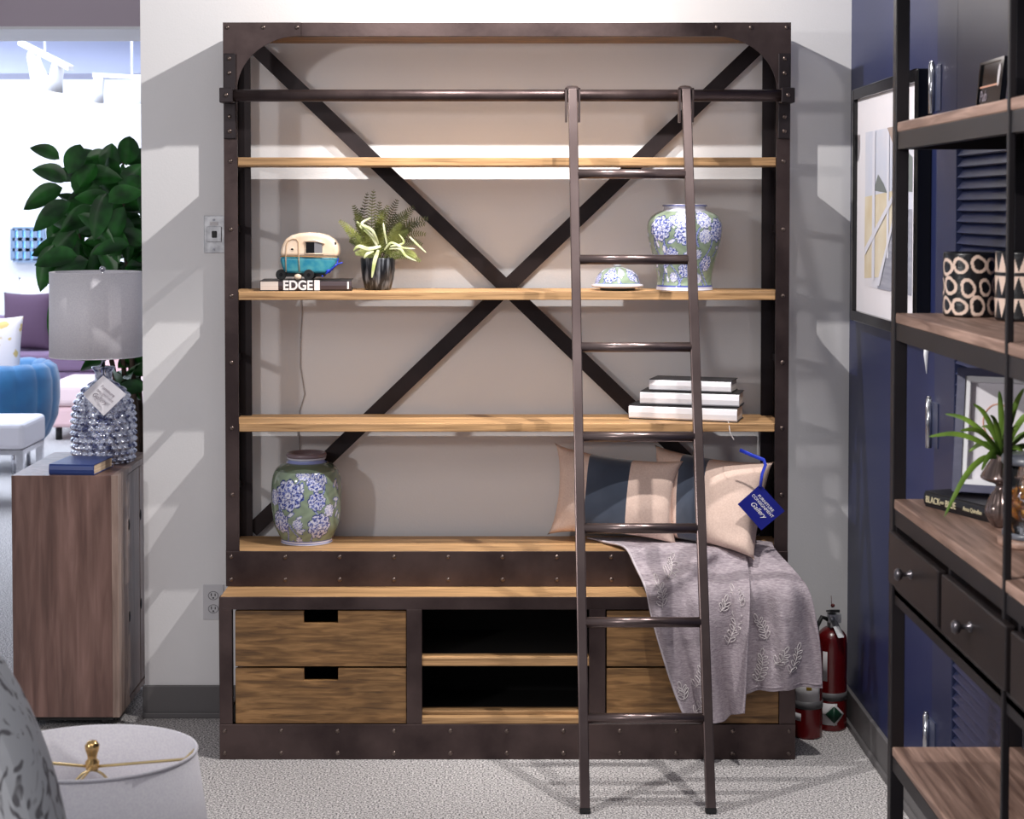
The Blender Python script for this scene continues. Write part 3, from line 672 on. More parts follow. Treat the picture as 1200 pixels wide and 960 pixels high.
def strap(m, pts, w_, n=18, face=(0, -1, .2)):
    P_ = [Vector(p) for p in pts]; out = []
    for i in range(n + 1):
        t = i / n
        k = t * (len(P_) - 1); j = min(int(k), len(P_) - 2); u = k - j
        a, b, c_, d = P_[max(j - 1, 0)], P_[j], P_[j + 1], P_[min(j + 2, len(P_) - 1)]
        out.append(0.5 * ((2 * b) + (c_ - a) * u + (2 * a - 5 * b + 4 * c_ - d) * u * u + (3 * b - a - 3 * c_ + d) * u ** 3))
    rows = []
    for i, p in enumerate(out):
        d = (out[min(i + 1, n)] - out[max(i - 1, 0)]).normalized(); s = d.cross(Vector(face)).normalized(); nn = s.cross(d)
        ww = w_ * (math.sin(math.pi * min(1, .12 + .88 * (i / n))) ** .6) * .5
        rows.append([p - s * ww, p + nn * ww * .35, p + s * ww])
    m.grid(rows)
m = M()
g = lambda x, y, dy: P(390 + x / 7.11, 210 + y / 7.11, Y=fY + dy)
for pts, w_ in [([g(400, 560, -.06), g(300, 580, -.07), g(215, 560, -.08), g(170, 600, -.075)], .016), ([g(380, 590, -.068), g(350, 680, -.075), g(325, 825, -.075)], .016),
                ([g(370, 560, -.06), g(320, 470, -.07), g(240, 400, -.07), g(200, 350, -.07)], .014), ([g(380, 540, -.06), g(330, 430, -.08), g(240, 370, -.07), g(320, 320, -.06)], .012),
                ([g(450, 540, -.06), g(430, 430, -.07), g(420, 360, -.07)], .008), ([g(430, 590, -.06), g(490, 530, -.07), g(580, 570, -.07), g(690, 580, -.07)], .010),
                ([g(470, 580, -.06), g(560, 580, -.07), g(610, 640, -.075), g(700, 685, -.075)], .010), ([g(480, 560, -.05), g(590, 530, -.05), g(550, 455, -.05)], .008),
                ([g(340, 600, -.065), g(290, 620, -.07), g(260, 660, -.07)], .014), ([g(640, 480, -.02), g(700, 540, -.03), g(780, 615, -.04)], .008)]:
    strap(m, pts, w_ * .8)
part('pale_leaves', m, FERNP, fp, label='pale variegated leaves', weld=False)

# ------------------------------------------------------------------ pillows
def pillow(name, label, corners, T, bands, group, pinch=.10, lift=0):
    """corners TL,TR,BR,BL; bands = list of (u0,u1,part name,material)"""
    TL, TR, BR, BL = [Vector(c) for c in corners]
    nrm = ((TR - TL).cross(BL - TL)).normalized()
    if nrm.y > 0: nrm = -nrm
    ctr = (TL + TR + BR + BL) / 4
    low = min(c.z for c in (BR, BL))
    th = thing(name, label, 'pillow', (ctr.x, ctr.y, low), group)
    ph = rng.uniform(0, 6, 8)
    def pt(u, v, side):
        uu = u * (1 - pinch * (1 - v * v) ** .7 * abs(u) ** 2); vv = v * (1 - pinch * 1.3 * (1 - u * u) ** .7 * abs(v) ** 2)
        a, b = (uu + 1) / 2, (vv + 1) / 2
        p = (TL * (1 - a) + TR * a) * (1 - b) + (BL * (1 - a) + BR * a) * b
        e = max(0, (1 - u * u)) ** .5 * max(0, (1 - v * v)) ** .5
        h = T * (e ** .62)
        h *= 1 + .05 * math.sin(5 * u + ph[0]) * math.sin(4 * v + ph[1])
        cr = (abs(u * v)) ** 2
        h += .010 * cr * math.sin(9 * (u - v) + ph[2] + 3 * math.sin(4 * u)) * e ** .4 * 1.5
        return p + nrm * (h * side)
    for u0, u1, nm, mt in bands:
        nu = max(6, int(44 * (u1 - u0) / 2)); nv = 44; m = M()
        for side in (1, -1):
            m.grid([[pt(u0 + (u1 - u0) * i / nu, -1 + 2 * j / nv, side) for j in range(nv + 1)] for i in range(nu + 1)])
        part(nm, m, mt, th)
        # stitched seam
    return th, pt
B3 = lambda a, b: [(-1, a, 'beige_panel', BEIGE), (a, b, 'navy_band', NAVYF), (b, 1, 'beige_panel', BEIGE)]
zp = zb1 + .004
p1, f1 = pillow('throw_pillow', 'beige pillow with dark navy middle band, on the left behind the ladder',
       [P(650, 519, Y=5.845), P(804, 539, Y=5.74), P(794, 640, Y=5.68), P(641, 627, Y=5.81)], .078, B3(-.42, .22), 'two-tone pillows on the lowest shelf', pinch=.13)
p2, f2 = pillow('throw_pillow', 'beige and navy pillow at the right end with the blue hang tag',
       [P(767, 521, Y=5.86), P(907, 541, Y=5.665), P(884, 656, Y=5.515), P(768, 632, Y=5.80)], .085, B3(-.45, .02), 'two-tone pillows on the lowest shelf', pinch=.10)
# hang tag
ty = 5.515
tg = thing('hang_tag', 'royal blue square hang tag with white lettering on a pillow corner', 'tag', P(892, 594, Y=ty))
tc = [P(891, 567.5, Y=ty + .012), P(919.5, 599, Y=ty), P(892, 621.5, Y=ty - .004), P(864.5, 591, Y=ty + .006)]
nn = (tc[1] - tc[0]).cross(tc[3] - tc[0]).normalized(); nn = -nn if nn.y > 0 else nn
part('card', M().hexa([p - nn * .001 for p in tc] + [p + nn * .001 for p in tc]), TAGBLUE, tg)
tr = (tc[1] - tc[0] + tc[2] - tc[3]).normalized(); tu = (tc[0] - tc[3] + tc[1] - tc[2]).normalized(); tcen = (tc[0] + tc[1] + tc[2] + tc[3]) / 4 + nn * .0016
if tr.cross(tu).dot(nn) < 0: tu = -tu
text('FURNITURE', TXTWHITE, tg, 'lettering', .0135, tcen + tu * .020, tr, tu)
text('CONSIGNMENT', TXTWHITE, tg, 'lettering', .0135, tcen + tu * .007, tr, tu)
text('Gallery', TXTWHITE, tg, 'lettering', .022, tcen - tu * .012, tr, tu, shear=.35)
part('tag_ribbon', M().tube([P(867, 527.5, Y=5.56), P(882, 534, Y=5.545), P(895, 539, Y=5.535), P(897, 545, Y=5.53), P(893, 556, Y=5.525), P(891, 571, Y=5.522)], .006, 8, flat=.3), RIBBON, tg)

# ------------------------------------------------------------------ throw blanket
def spline_grid(net, nu, nv):
    A = np.array([[tuple(p) for p in row] for row in net], float)
    def up1(A, n):
        k = np.linspace(0, A.shape[0] - 1, n); out = []
        for t in k:
            j = min(int(t), A.shape[0] - 2); u = t - j
            a, b, c_, d = A[max(j - 1, 0)], A[j], A[j + 1], A[min(j + 2, A.shape[0] - 1)]
            out.append(.5 * (2 * b + (c_ - a) * u + (2 * a - 5 * b + 4 * c_ - d) * u * u + (3 * b - a - 3 * c_ + d) * u ** 3))
        return np.array(out)
    A = up1(A, nv); A = np.swapaxes(up1(np.swapaxes(A, 0, 1), nu), 0, 1); return A
def row(xs, ys, Ys): return [P(x, y, Y=Y) for x, y, Y in zip(xs, ys, Ys)]
mainr = [row((688, 735, 785, 825, 850), (630.5, 630.5, 630.5, 630.5, 630.5), (5.80,) * 5),
         row((712, 752, 790, 826, 858), (636, 636, 636, 636, 637), (5.70,) * 5),
         row((733, 766, 798, 834, 872), (642, 642, 641, 643, 646), (5.595, 5.59, 5.58, 5.585, 5.58)),
         row((745, 776, 806, 840, 877), (664, 663, 660, 662, 668), (5.545, 5.55, 5.51, 5.53, 5.50)),
         row((757, 785, 812, 846, 878), (690, 690, 690, 692, 692), (5.435, 5.455, 5.425, 5.45, 5.425)),
         row((764, 790, 818, 848, 876), (722, 724, 724, 723, 722), (5.425, 5.435, 5.405, 5.43, 5.41)),
         row((776, 800, 824, 849, 873), (765, 768, 768, 766, 765), (5.42, 5.43, 5.40, 5.42, 5.40)),
         row((789, 810, 831, 851, 871), (806, 811, 813, 810, 804), (5.415, 5.425, 5.40, 5.42, 5.395)),
         row((801, 818, 838, 855, 869.5), (836, 841, 844.5, 839, 831), (5.41, 5.425, 5.395, 5.42, 5.39))]
rightr = [row((846, 866, 885, 905), (633, 633, 634, 636), (5.72, 5.71, 5.70, 5.66)),
          row((850, 872, 892, 909), (645, 643, 643, 645), (5.60, 5.59, 5.58, 5.57)),
          row((852, 880, 907, 930), (668, 666, 666, 668), (5.55, 5.53, 5.52, 5.52)),
          row((856, 888, 920, 948), (692, 690, 690, 693), (5.445, 5.435, 5.42, 5.45)),
          row((857, 890, 925, 956), (730, 730, 730, 730), (5.44, 5.43, 5.41, 5.45)),
          row((858, 890, 927, 960), (770, 770, 770, 768), (5.437, 5.425, 5.40, 5.45)),
          row((858, 890, 928, 962), (815, 809, 806, 804), (5.435, 5.42, 5.395, 5.45))]
G1 = spline_grid(mainr, 70, 130); G2 = spline_grid(rightr, 60, 110)
for G in (G1, G2):
    jj = np.linspace(0, 1, G.shape[1])[None, :]; ii = np.linspace(0, 1, G.shape[0])[:, None]
    hang = np.clip((ii - .38) * 4, 0, 1)
    G[..., 1] += (.016 * np.sin(jj * 13 + ii * 3.5 + .6) + .005 * np.sin(jj * 29 - ii * 9 + 1) - .017) * hang
a_, b_ = P(848, 640, Y=5.55), P(758, 696, Y=5.43)       # a soft diagonal ridge below the left pillow
ux, uz = b_.x - a_.x, b_.z - a_.z; ll = math.hypot(ux, uz); ux /= ll; uz /= ll
dx, dz = G1[..., 0] - a_.x, G1[..., 2] - a_.z
al = dx * ux + dz * uz; ac = -dx * uz + dz * ux
along = np.clip(al / .05, 0, 1) * np.clip((ll + .02 - al) / .05, 0, 1)
G1[..., 1] -= along * (.030 * np.exp(-(ac / .022) ** 2) - .012 * np.exp(-((ac - .05) / .03) ** 2))
G1[..., 1] -= .02 * np.clip((np.linspace(0, 1, G1.shape[1])[None, :] - .8) * 5, 0, 1) * np.clip((np.linspace(0, 1, G1.shape[0])[:, None] - .3) * 4, 0, 1)
tb = thing('throw_blanket', 'mauve grey throw with white embroidered leaf sprigs draped over the shelf edge', 'blanket', tuple(G1.reshape(-1, 3).min(0) * [0, 0, 1] + np.array([.66, 5.5, 0])))
part('cloth_fold', M().grid(G1), THROW, tb, solid=.005); part('cloth_fold', M().grid(G2), THROW, tb, solid=.005)
part('hem', M().tube([G1[i, 0] for i in range(10, 130, 3)], .0042, 6), mat('pale_hem', C(196, 186, 192), .9), tb)
part('hem', M().tube([G2[-1, j] + np.array([0, -.001, .012]) for j in range(0, 60, 2)], .0028, 6), THROW, tb)
def snap(G, x, z):
    F = G.reshape(-1, 3); k = np.argsort((F[:, 0] - x) ** 2 + (F[:, 2] - z) ** 2)[:4]
    return Vector((x, F[k, 1].min() - .0042, z))
def sprig(m, G, px, py, ang, L_, n=5, sz=1.0):
    p0 = P(px, py, Y=5.42); d = Vector((math.sin(ang), 0, math.cos(ang))); s = Vector((d.z, 0, -d.x))
    path = [snap(G, *(lambda q: (q.x, q.z))(p0 + d * L_ * t / 8 + s * .008 * math.sin(t / 8 * 3))) for t in range(9)]
    m.tube(path, .0011, 5)
    for k in range(n):
        t = (k + .4) / n; b = p0 + d * L_ * t + s * .008 * math.sin(t * 3)
        for sg in (-1, 1):
            ll = (.024 - .006 * t) * sz; a = (d * .75 + s * sg * .75).normalized(); c_ = Vector((a.z, 0, -a.x))
            ring = []
            for q in range(12):
                th = 2 * math.pi * q / 12; w_ = b + a * (ll * .55 + ll * .5 * math.cos(th)) + c_ * (ll * .2 * math.sin(th)); ring.append(snap(G, w_.x, w_.z))
            m.tube(ring, .0011, 5, closed=True)
    ring = [snap(G, *(lambda q: (q.x, q.z))(p0 + d * (L_ + .012 * sz * (1 + math.cos(2 * math.pi * q / 10))) + s * .005 * math.sin(2 * math.pi * q / 10))) for q in range(10)]
    m.tube(ring, .0011, 5, closed=True)
for px, py, a, L_, n in [(852, 754, R(15), .10, 5), (867, 712, R(-20), .05, 3), (776, 712, R(-10), .07, 4), (783, 682, R(25), .05, 3), (814, 806, R(12), .075, 4), (812, 836, R(30), .06, 3), (800, 818, R(-15), .04, 3), (843, 715, R(30), .03, 2)]:
    m = M(); sprig(m, G1, px, py, a, L_, n); part('embroidered_sprig', m, EMBRO, tb, label='white embroidered leaf sprig')
for px, py, a, L_, n in [(921, 784, R(25), .075, 4), (898, 750, R(-25), .07, 4), (886, 800, R(10), .09, 5), (905, 775, R(35), .05, 3)]:
    m = M(); sprig(m, G2, px, py, a, L_, n); part('embroidered_sprig', m, EMBRO, tb, label='white embroidered leaf sprig')

# ------------------------------------------------------------------ wall fittings
sw = thing('switch_plate', 'brushed metal wall plate with a black key switch beside the bookcase', 'switch', P(251, 274, Y=YW))
sx = lambda u: XX(225 + u * 50 / 686, YW, 274); sz_ = lambda v: ZZ(240 + v * 70 / 960, YW)
part('plate', M().box(sx(195), sx(530), YW - .005, YW, sz_(775), sz_(175)), STEEL, sw, bevel=.002)
part('raised_frame', M().box(sx(240), sx(480), YW - .009, YW - .005, sz_(600), sz_(350)), STEEL, sw, bevel=.002)
part('rocker', M().box(sx(325), sx(405), YW - .014, YW - .009, sz_(530), sz_(420)), BLACK, sw, bevel=.003)
for v in (245, 715): part('screw', M().cyl((sx(355), YW - .008, sz_(v)), (sx(355), YW - .004, sz_(v)), .004, 14), CHROME, sw)
part('small_label', M().box(sx(290), sx(425), YW - .006, YW - .005, sz_(335), sz_(275)), LABELW, sw)
ox0, oz0 = XX(238, YW, 700), ZZ(726, YW)
ol = thing('wall_outlet', 'white double socket outlet low on the wall left of the bookcase', 'outlet', (ox0 + .036, YW, oz0))
part('plate', M().box(ox0, ox0 + .072, YW - .005, YW, oz0, oz0 + .122), mat('off_white_plastic', C(206, 204, 208), .4), ol, bevel=.002)
for dz in (.038, .084):
    sk = part('socket', M().tube([(ox0 + .036 + .017 * math.cos(a), YW - .0055, oz0 + dz + .0145 * math.sin(a)) for a in [R(15 * k) for k in range(24)]], .0012, 6, closed=True), GREYPANE, ol)
    part('slots', M().box(ox0 + .028, ox0 + .031, YW - .006, YW - .004, oz0 + dz - .002, oz0 + dz + .008).box(ox0 + .041, ox0 + .044, YW - .006, YW - .004, oz0 + dz - .002, oz0 + dz + .007).cyl((ox0 + .036, YW - .006, oz0 + dz - .008), (ox0 + .036, YW - .004, oz0 + dz - .008), .003, 10), BLACK, sk)
yc = YW - .004
cd = part('hanging_cord', M().tube([P(x, y, Y=yc) for x, y in ((355, 330), (354, 365), (352, 397), (352, 430), (357, 462), (351, 482), (351, 520), (352, 560))], .0022, 8), mat('grey_cord', C(178, 172, 172), .5))
tag(cd, 'thin grey cord hanging down the wall behind the bookcase shelves', 'cord')
nl = part('nail', M().cyl(P(352, 398, Y=YW), P(352, 398, Y=YW - .012), .003, 10), STEEL); tag(nl, 'small nail in the wall holding the hanging cord', 'nail')

# ------------------------------------------------------------------ fire extinguishers
def extinguisher(c, h, r, label, face, labels):
    t = thing('fire_extinguisher', label, 'fire extinguisher', c, 'red fire extinguishers in the corner')
    pr = smooth_prof([(.001, .002), (r * .9, .002), (r, .012), (r, h * .5), (r, h - .05), (r * .86, h - .022), (r * .5, h - .004), (r * .32, h)], 60)
    part('cylinder', M().lathe(pr, c, 40), RED, t)
    part('base_ring', M().lathe([(r * .92, 0), (r * .95, 0), (r * .95, .012), (r * .92, .012)], c, 40), RED, t)
    part('strap_band', M().lathe([(r * 1.0, h * .30), (r * 1.025, h * .30), (r * 1.025, h * .375), (r * 1.0, h * .375)], c, 40), mat('grey_strap', C(92, 90, 92), .5), t)
    part('valve', M().cyl((c.x, c.y, h - .01), (c.x, c.y, h + .035), .016, 16).box(c.x - .014, c.x + .03, c.y - .013, c.y + .013, h + .015, h + .045), STEEL, t, bevel=.002)
    part('carry_handle', M().hexa([(c.x - .01, c.y - .012, h + .03), (c.x + .012, c.y - .012, h + .028), (c.x + .03, c.y - .07, h - .02), (c.x + .008, c.y - .072, h - .022),
                                   (c.x - .01, c.y + .012, h + .036), (c.x + .012, c.y + .012, h + .036), (c.x + .032, c.y - .062, h - .016), (c.x + .01, c.y - .064, h - .016)]), STEEL, t, bevel=.002)
    part('lever', M().hexa([(c.x - .016, c.y - .06, h + .062), (c.x + .016, c.y - .06, h + .062), (c.x + .016, c.y + .02, h + .045), (c.x - .016, c.y + .02, h + .045),
                            (c.x - .016, c.y - .06, h + .072), (c.x + .016, c.y - .06, h + .072), (c.x + .016, c.y + .02, h + .052), (c.x - .016, c.y + .02, h + .052)]), BLACK if face else STEEL, t, bevel=.002)
    part('safety_pin', M().tube([(c.x - .004, c.y - .02, h + .07), (c.x - .006, c.y - .02, h + .11)], .001, 6).sphere((c.x, c.y - .018, h + .076), .007, 10, 8), RED, t)
    part('hose', M().tube([(c.x - .014, c.y, h + .025), (c.x - .035, c.y - .01, h + .035), (c.x - .052, c.y - .015, h + .005), (c.x - .055, c.y - .012, h - .06), (c.x - .055, c.y - .01, h - .16)], .0075, 10), RUBBER, t)
    for (a0, a1, z0, z1, mt, nm, dr_) in labels:
        m = M(); rows = [[(c.x + (r + dr_) * math.sin(a0 + (a1 - a0) * i / 12), c.y - (r + dr_) * math.cos(a0 + (a1 - a0) * i / 12), z) for z in (z0, z1)] for i in range(13)]
        m.grid(rows); part(nm, m, mt, t, solid=.0005)
    return t
e1 = P(980, 853, Y=5.80); e1 = Vector((1.142, 5.79, 0))
x1t = extinguisher(e1, .345, .052, 'red fire extinguisher nearest the blue wall with green diamond sticker', 1,
             [(-1.0, -.45, .17, .27, LABELW, 'instruction_label', .0006), (-1.0, .2, .022, .095, LABELW, 'class_label', .0006)])
m = M(); ca, zc_, q = .12, .058, .034
pts = [(ca, zc_ - q), (ca + .62, zc_), (ca, zc_ + q), (ca - .62, zc_)]
def diamond(c, r, ca, zc_, hw, q):
    rows = []
    for i in range(13):
        u = -1 + 2 * i / 12; a = ca + hw * u; hh = q * (1 - abs(u)) + .0003
        rows.append([(c.x + r * math.sin(a), c.y - r * math.cos(a), zc_ + s * hh) for s in (-1, 1)])
    return M().grid(rows)
part('diamond_border', diamond(e1, .0532, .0, .058, .72, .038), LABELW, x1t, solid=.0004)
part('diamond_sticker', diamond(e1, .0538, .0, .058, .55, .029), LABELG, x1t, solid=.0004)
e2 = Vector((1.045, 5.70, 0))
extinguisher(e2, .335, .050, 'red fire extinguisher half hidden behind the draped throw', 1,
             [(-1.2, .75, .125, .2, LABELW, 'instruction_label', .0006), (-.25, .1, .165, .19, LABELY, 'yellow_label', .001), (-1.2, -.6, .06, .085, LABELW, 'small_label', .0006)])

# ------------------------------------------------------------------ picture on the right wall
fy0, fy1 = 4.81, 5.70; fz0, fz1 = ZZ(375, 5.69), ZZ(106, 5.69); XF = XR - .042
pc = thing('framed_picture', 'large black-framed beach porch picture on the blue wall', 'picture', (XR - .02, (fy0 + fy1) / 2, fz0))
m = M(); bw = .034
m.box(XF, XR, fy0, fy0 + bw, fz0, fz1).box(XF, XR, fy1 - bw, fy1, fz0, fz1).box(XF, XR, fy0 + bw, fy1 - bw, fz0, fz0 + bw).box(XF, XR, fy0 + bw, fy1 - bw, fz1 - bw, fz1)
part('frame', m, GLOSSBLACK, pc, bevel=.003)
part('mat_board', M().box(XF + .014, XR, fy0 + bw, fy1 - bw, fz0 + bw, fz1 - bw), PAPER, pc)
ay0, ay1 = fy0 + .10, fy1 - .16; az0, az1 = fz0 + .12, fz1 - .145
xa = XF + .014
art = part('art_print', M().box(xa - .001, xa, ay0, ay1, az0, az1), mat('pale_sky_print', C(206, 210, 226), .6, 0, C(226, 222, 228), (3, 3, 3)), pc)
def flat(pts, d): return M().add([(xa - d, y, z) for y, z in pts], [tuple(range(len(pts)))])
aw, ah = ay1 - ay0, az1 - az0
q = lambda u, v: (ay1 - aw * u, az0 + ah * v)      # u from the far end towards the camera
part('painted_grass', flat([q(0, .05), q(.75, .1), q(.75, .62), q(.4, .6), q(0, .58)], .0015), mat('straw_print', C(224, 214, 194), .7, 0, C(212, 196, 166), (8, 8, 8)), art)
part('painted_trees', flat([q(.2, .62), q(.3, .72), q(.42, .66), q(.5, .6)], .0018).add([(xa - .0018, *q(u, v)) for u, v in ((.6, .62), (.66, .78), (.9, .84), (1, .8), (1, .6))], [(0, 1, 2, 3, 4)]), mat('grey_green_print', C(120, 126, 126), .7), art)
part('painted_boardwalk', flat([q(.3, 0), q(1, 0), q(1, .5), q(.72, .5)], .0022), mat('slate_blue_print', C(140, 142, 158), .7, 0, C(168, 168, 180), (3, 3, 60)), art)
m = flat([q(.18, .05), q(.24, .05), q(.24, 1), q(.18, 1)], .003)
for a, b in ((.5, .2), (.68, .35)): m.add([(xa - .003, *q(u, v)) for u, v in ((a, b), (a + .045, b), (a + .045, 1), (a, 1))], [(0, 1, 2, 3)])
m.add([(xa - .0036, *q(u, v)) for u, v in ((.02, .25), (.68, .62), (.68, .58), (.02, .20))], [(0, 1, 2, 3)])
m.add([(xa - .0042, *q(u, v)) for u, v in ((.3, .02), (.68, .5), (.68, .46), (.36, .02))], [(0, 1, 2, 3)])
part('painted_porch_posts', m, mat('white_blue_print', C(220, 220, 232), .6), art)
part('painted_porch_roof', flat([q(.5, 1), q(1, 1), q(1, .86), q(.62, .9)], .0034), mat('tan_grey_print', C(172, 152, 144), .7), art)

# ------------------------------------------------------------------ right shelving unit
Y2 = 3.80; Y1 = 2.94; YN = 1.95
XU = P(1043, 500, Y=Y2).x; XB = XR - .052
def zsh(py, px=1046): return P(px, py, Y=Y2).z
un = thing('shelving_unit', 'black metal shelving unit with brown wood shelves and drawers along the blue wall', 'shelf', ((XU + XB) / 2, (Y2 + YN) / 2, 0))
pw = .030
for y, w_ in ((Y2, pw), (Y1, .012), (YN, pw)):
    for xa_, nm in ((XU, 'front_post'), (XB - pw, 'rear_post')):
        part(nm, M().box(xa_, xa_ + (pw if y != Y1 else .013), y - (w_ if y == Y2 else 0), y + (0 if y == Y2 else w_), 0, 2.42), UNITM, un, bevel=.002)
tops = [zsh(144), zsh(366), zsh(582), zsh(870)]
th_ = [.022, .022, .022, .02]; ap_ = [.038, .038, .036, .034]
for i, z in enumerate(tops):
    e = .004
    sh = part('shelf_board', M().box(XU + .003, XB - .002, YN + .031, Y2 - .031, z - th_[i], z), RUSTIC, un, bevel=.003)
    m = M().box(XU + .004, XU + .022, YN + .031, Y2 - .031, z - th_[i] - ap_[i], z - th_[i])
    m.box(XB - .022, XB - .004, YN + .031, Y2 - .031, z - th_[i] - ap_[i], z - th_[i])
    m.box(XU + .022, XB - .022, Y2 - .05, Y2 - .031, z - th_[i] - ap_[i], z - th_[i]).box(XU + .022, XB - .022, YN + .031, YN + .05, z - th_[i] - ap_[i], z - th_[i])
    part('shelf_rail', m, UNITM, un, bevel=.001)
part('top_frame', M().box(XU, XB, YN, Y2, 2.42, 2.44), UNITM, un)
zt = tops[2] - .058; zd = tops[2] - .212
part('drawer_case', M().box(XU + .006, XB - .01, YN + .031, Y2 - .031, zd, zd + .012).box(XB - .02, XB - .01, YN + .031, Y2 - .031, zd, zt).box(XU + .006, XU + .018, YN + .031, Y2 - .031, zd - .02, zd + .02), UNITM, un)
span = (Y2 - .031 - YN - .031)
DRWM = mat('dark_brown_metal', C(34, 28, 29), .4, .4, C(46, 38, 38), (6, 6, 6)); nd = 4; wd = span / nd
for k in range(nd + 1):
    y = YN + .031 + wd * k; part('drawer_divider', M().box(XU + .008, XB - .02, y - .008, y + .008, zd + .012, zt), UNITM, un)
for k in range(nd):
    ya_, yb2 = YN + .031 + wd * k + .014, YN + .031 + wd * (k + 1) - .014
    dw = part('drawer', M().box(XU - .012, XU + .006, ya_, yb2, zd + .032, zt - .010).box(XU + .006, XB - .03, ya_ + .01, yb2 - .01, zd + .034, zt - .03), DRWM, un, bevel=.003)
    cx_ = Vector((XU - .012, (ya_ + yb2) / 2, (zd + zt) / 2 + .015))
    part('knob', M().lathe([(.010, 0), (.010, .003), (.005, .006), (.0045, .018), (.011, .022), (.0135, .028), (.010, .034), (.0005, .036)], (0, 0, 0), 24).mul(Matrix.Translation(cx_) @ Matrix.Rotation(R(-90), 4, 'Y')), mat('pewter', C(110, 106, 110), .3, .9), dw)
# items on it
def canister(px, Y, r, h, label, paint, shelf_z, grp=None):
    c = Vector((XX(px, Y, 330), Y, shelf_z + .0006))
    t = thing('canister', label, 'canister', c, grp)
    prof = [(.001, 0), (r * .93, 0), (r * .98, .003)] + [(r, .005 + (h - .009) * k / 70) for k in range(71)] + [(r * .985, h - .001), (r * .95, h)]
    part('canister_body', painted_lathe(prof, c, paint, 200), MATTECER, t)
    part('canister_mouth', M().lathe([(r * .95, h), (r * .9, h), (r * .88, h - .05), (.001, h - .055)], c, 48), BLACK, t)
    return t
CRM = np.array(C(222, 196, 180)[:3]); BLK = np.array(C(16, 16, 20)[:3])
def rings_paint(Rm, h):
    rr = np.random.default_rng(5); cs = []
    rowsz = [h * .80, h * .47, h * .16]
    for i, zz_ in enumerate(rowsz):
        for k in range(9):
            cs.append(((k + (.5 if i % 2 else .1) + rr.uniform(-.08, .08)) / 9 * 2 * np.pi * Rm, zz_ + rr.uniform(-.004, .004), rr.uniform(.78, 1.0), rr.uniform(0, 3)))
    def f(th, r, z):
        s = (th % (2 * np.pi)) * Rm; col = np.tile(BLK, (len(th), 1))
        for cs_, cz_, k, a in cs:
            d = (s - cs_ + np.pi * Rm) % (2 * np.pi * Rm) - np.pi * Rm; e = z - cz_
            ph_ = np.arctan2(e, d); q_ = np.hypot(d, e * .86) / (.0195 * k * (1 + .10 * np.cos(2 * ph_ + a) + .05 * np.cos(3 * ph_)))
            col[(q_ < 1) & (q_ > .64)] = CRM
        return col
    return f
def zig_paint(Rm, h):
    def f(th, r, z):
        s = (th % (2 * np.pi)) * Rm; col = np.tile(BLK, (len(th), 1)); per = 2 * np.pi * Rm / 14
        tri = np.abs((s / per) % 1 - .5) * 2
        for z0, hh, sg in ((.70 * h, .27 * h, 1), (.64 * h, .27 * h, -1), (.32 * h, .27 * h, -1)):
            if sg > 0: mk = (z > z0) & (z < z0 + hh * (1 - tri))
            else: mk = (z < z0) & (z > z0 - hh * (1 - tri))
            col[mk] = CRM
        return col
    return f
canister(1136, 3.66, .0545, .136, 'black canister painted with cream rings on the middle shelf', rings_paint(.0545, .136), tops[1])
canister(1199, 3.52, .056, .142, 'black canister painted with cream zigzag points behind the thin post', zig_paint(.056, .142), tops[1])
# small gloss frame on the top shelf
sf = thing('small_frame', 'small glossy black framed card on the top shelf', 'picture', (1.03, 3.60, tops[0]))
Mx = Matrix.Translation((1.03, 3.60, tops[0] + .0022)) @ Matrix.Rotation(R(-90), 4, 'Z') @ Matrix.Rotation(R(-6), 4, 'X')
part('frame', M().box(-.088, .088, -.006, .006, 0, .006).box(-.088, .088, -.006, .006, .114, .12).box(-.088, -.080, -.006, .006, .006, .114).box(.070, .088, -.006, .006, .006, .114).mul(Mx), GLOSSBLACK, sf)
part('glossy_card', M().box(-.080, .070, -.002, .003, .006, .114).mul(Mx), GLOSSBLACK, sf)
part('card_stripe', M().box(-.078, .06, -.0026, -.002, .064, .068).mul(Mx), TXTCOP, sf)
part('white_oval', M().sphere((.052, -.003, .084), .006, 12, 8, 1.4, .2, 4).mul(Mx), LABELW, sf)
text('Pub', TXTGREY, sf, 'card_text', .034, Mx @ Vector((-.045, -.003, .045)), Mx.to_3x3() @ Vector((1, 0, 0)), Mx.to_3x3() @ Vector((0, 0, 1)))
# framed sign leaning at the back
zt3 = tops[2]
bl = P(1114, 577, Z=zt3 + .002) if False else None
sY = 3.62
BLc = P(1115, 577, Y=sY); BLc.z = zt3 + .0415
Wd, Hd = .26, .315
ang = R(-24)
Mx = Matrix.Translation(BLc) @ Matrix.Rotation(ang, 4, 'Z') @ Matrix.Rotation(R(-14), 4, 'X') @ Matrix.Rotation(R(0), 4, 'Y')
sg = thing('framed_sign', 'navy framed white sign with copper script leaning on the shelf', 'sign', BLc)
Wd = .20; Hd = .265; b1 = .017; b2 = .011; dp = .03
def ring(m, x0_, x1_, z0_, z1_, b, y0_, y1_):
    return m.box(x0_, x0_ + b, y0_, y1_, z0_, z1_).box(x1_ - b, x1_, y0_, y1_, z0_, z1_).box(x0_ + b, x1_ - b, y0_, y1_, z0_, z0_ + b).box(x0_ + b, x1_ - b, y0_, y1_, z1_ - b, z1_)
part('outer_frame', ring(M(), 0, Wd, 0, Hd, b1, 0, dp).mul(Mx), FRAMEN, sg, bevel=.001)
part('inner_frame', ring(M(), b1, Wd - b1, b1, Hd - b1, b2, .004, dp).mul(Mx), WHITEP, sg)
part('sign_board', M().box(b1 + b2, Wd - b1 - b2, dp - .005, dp, b1 + b2, Hd - b1 - b2).mul(Mx), PAPER, sg)
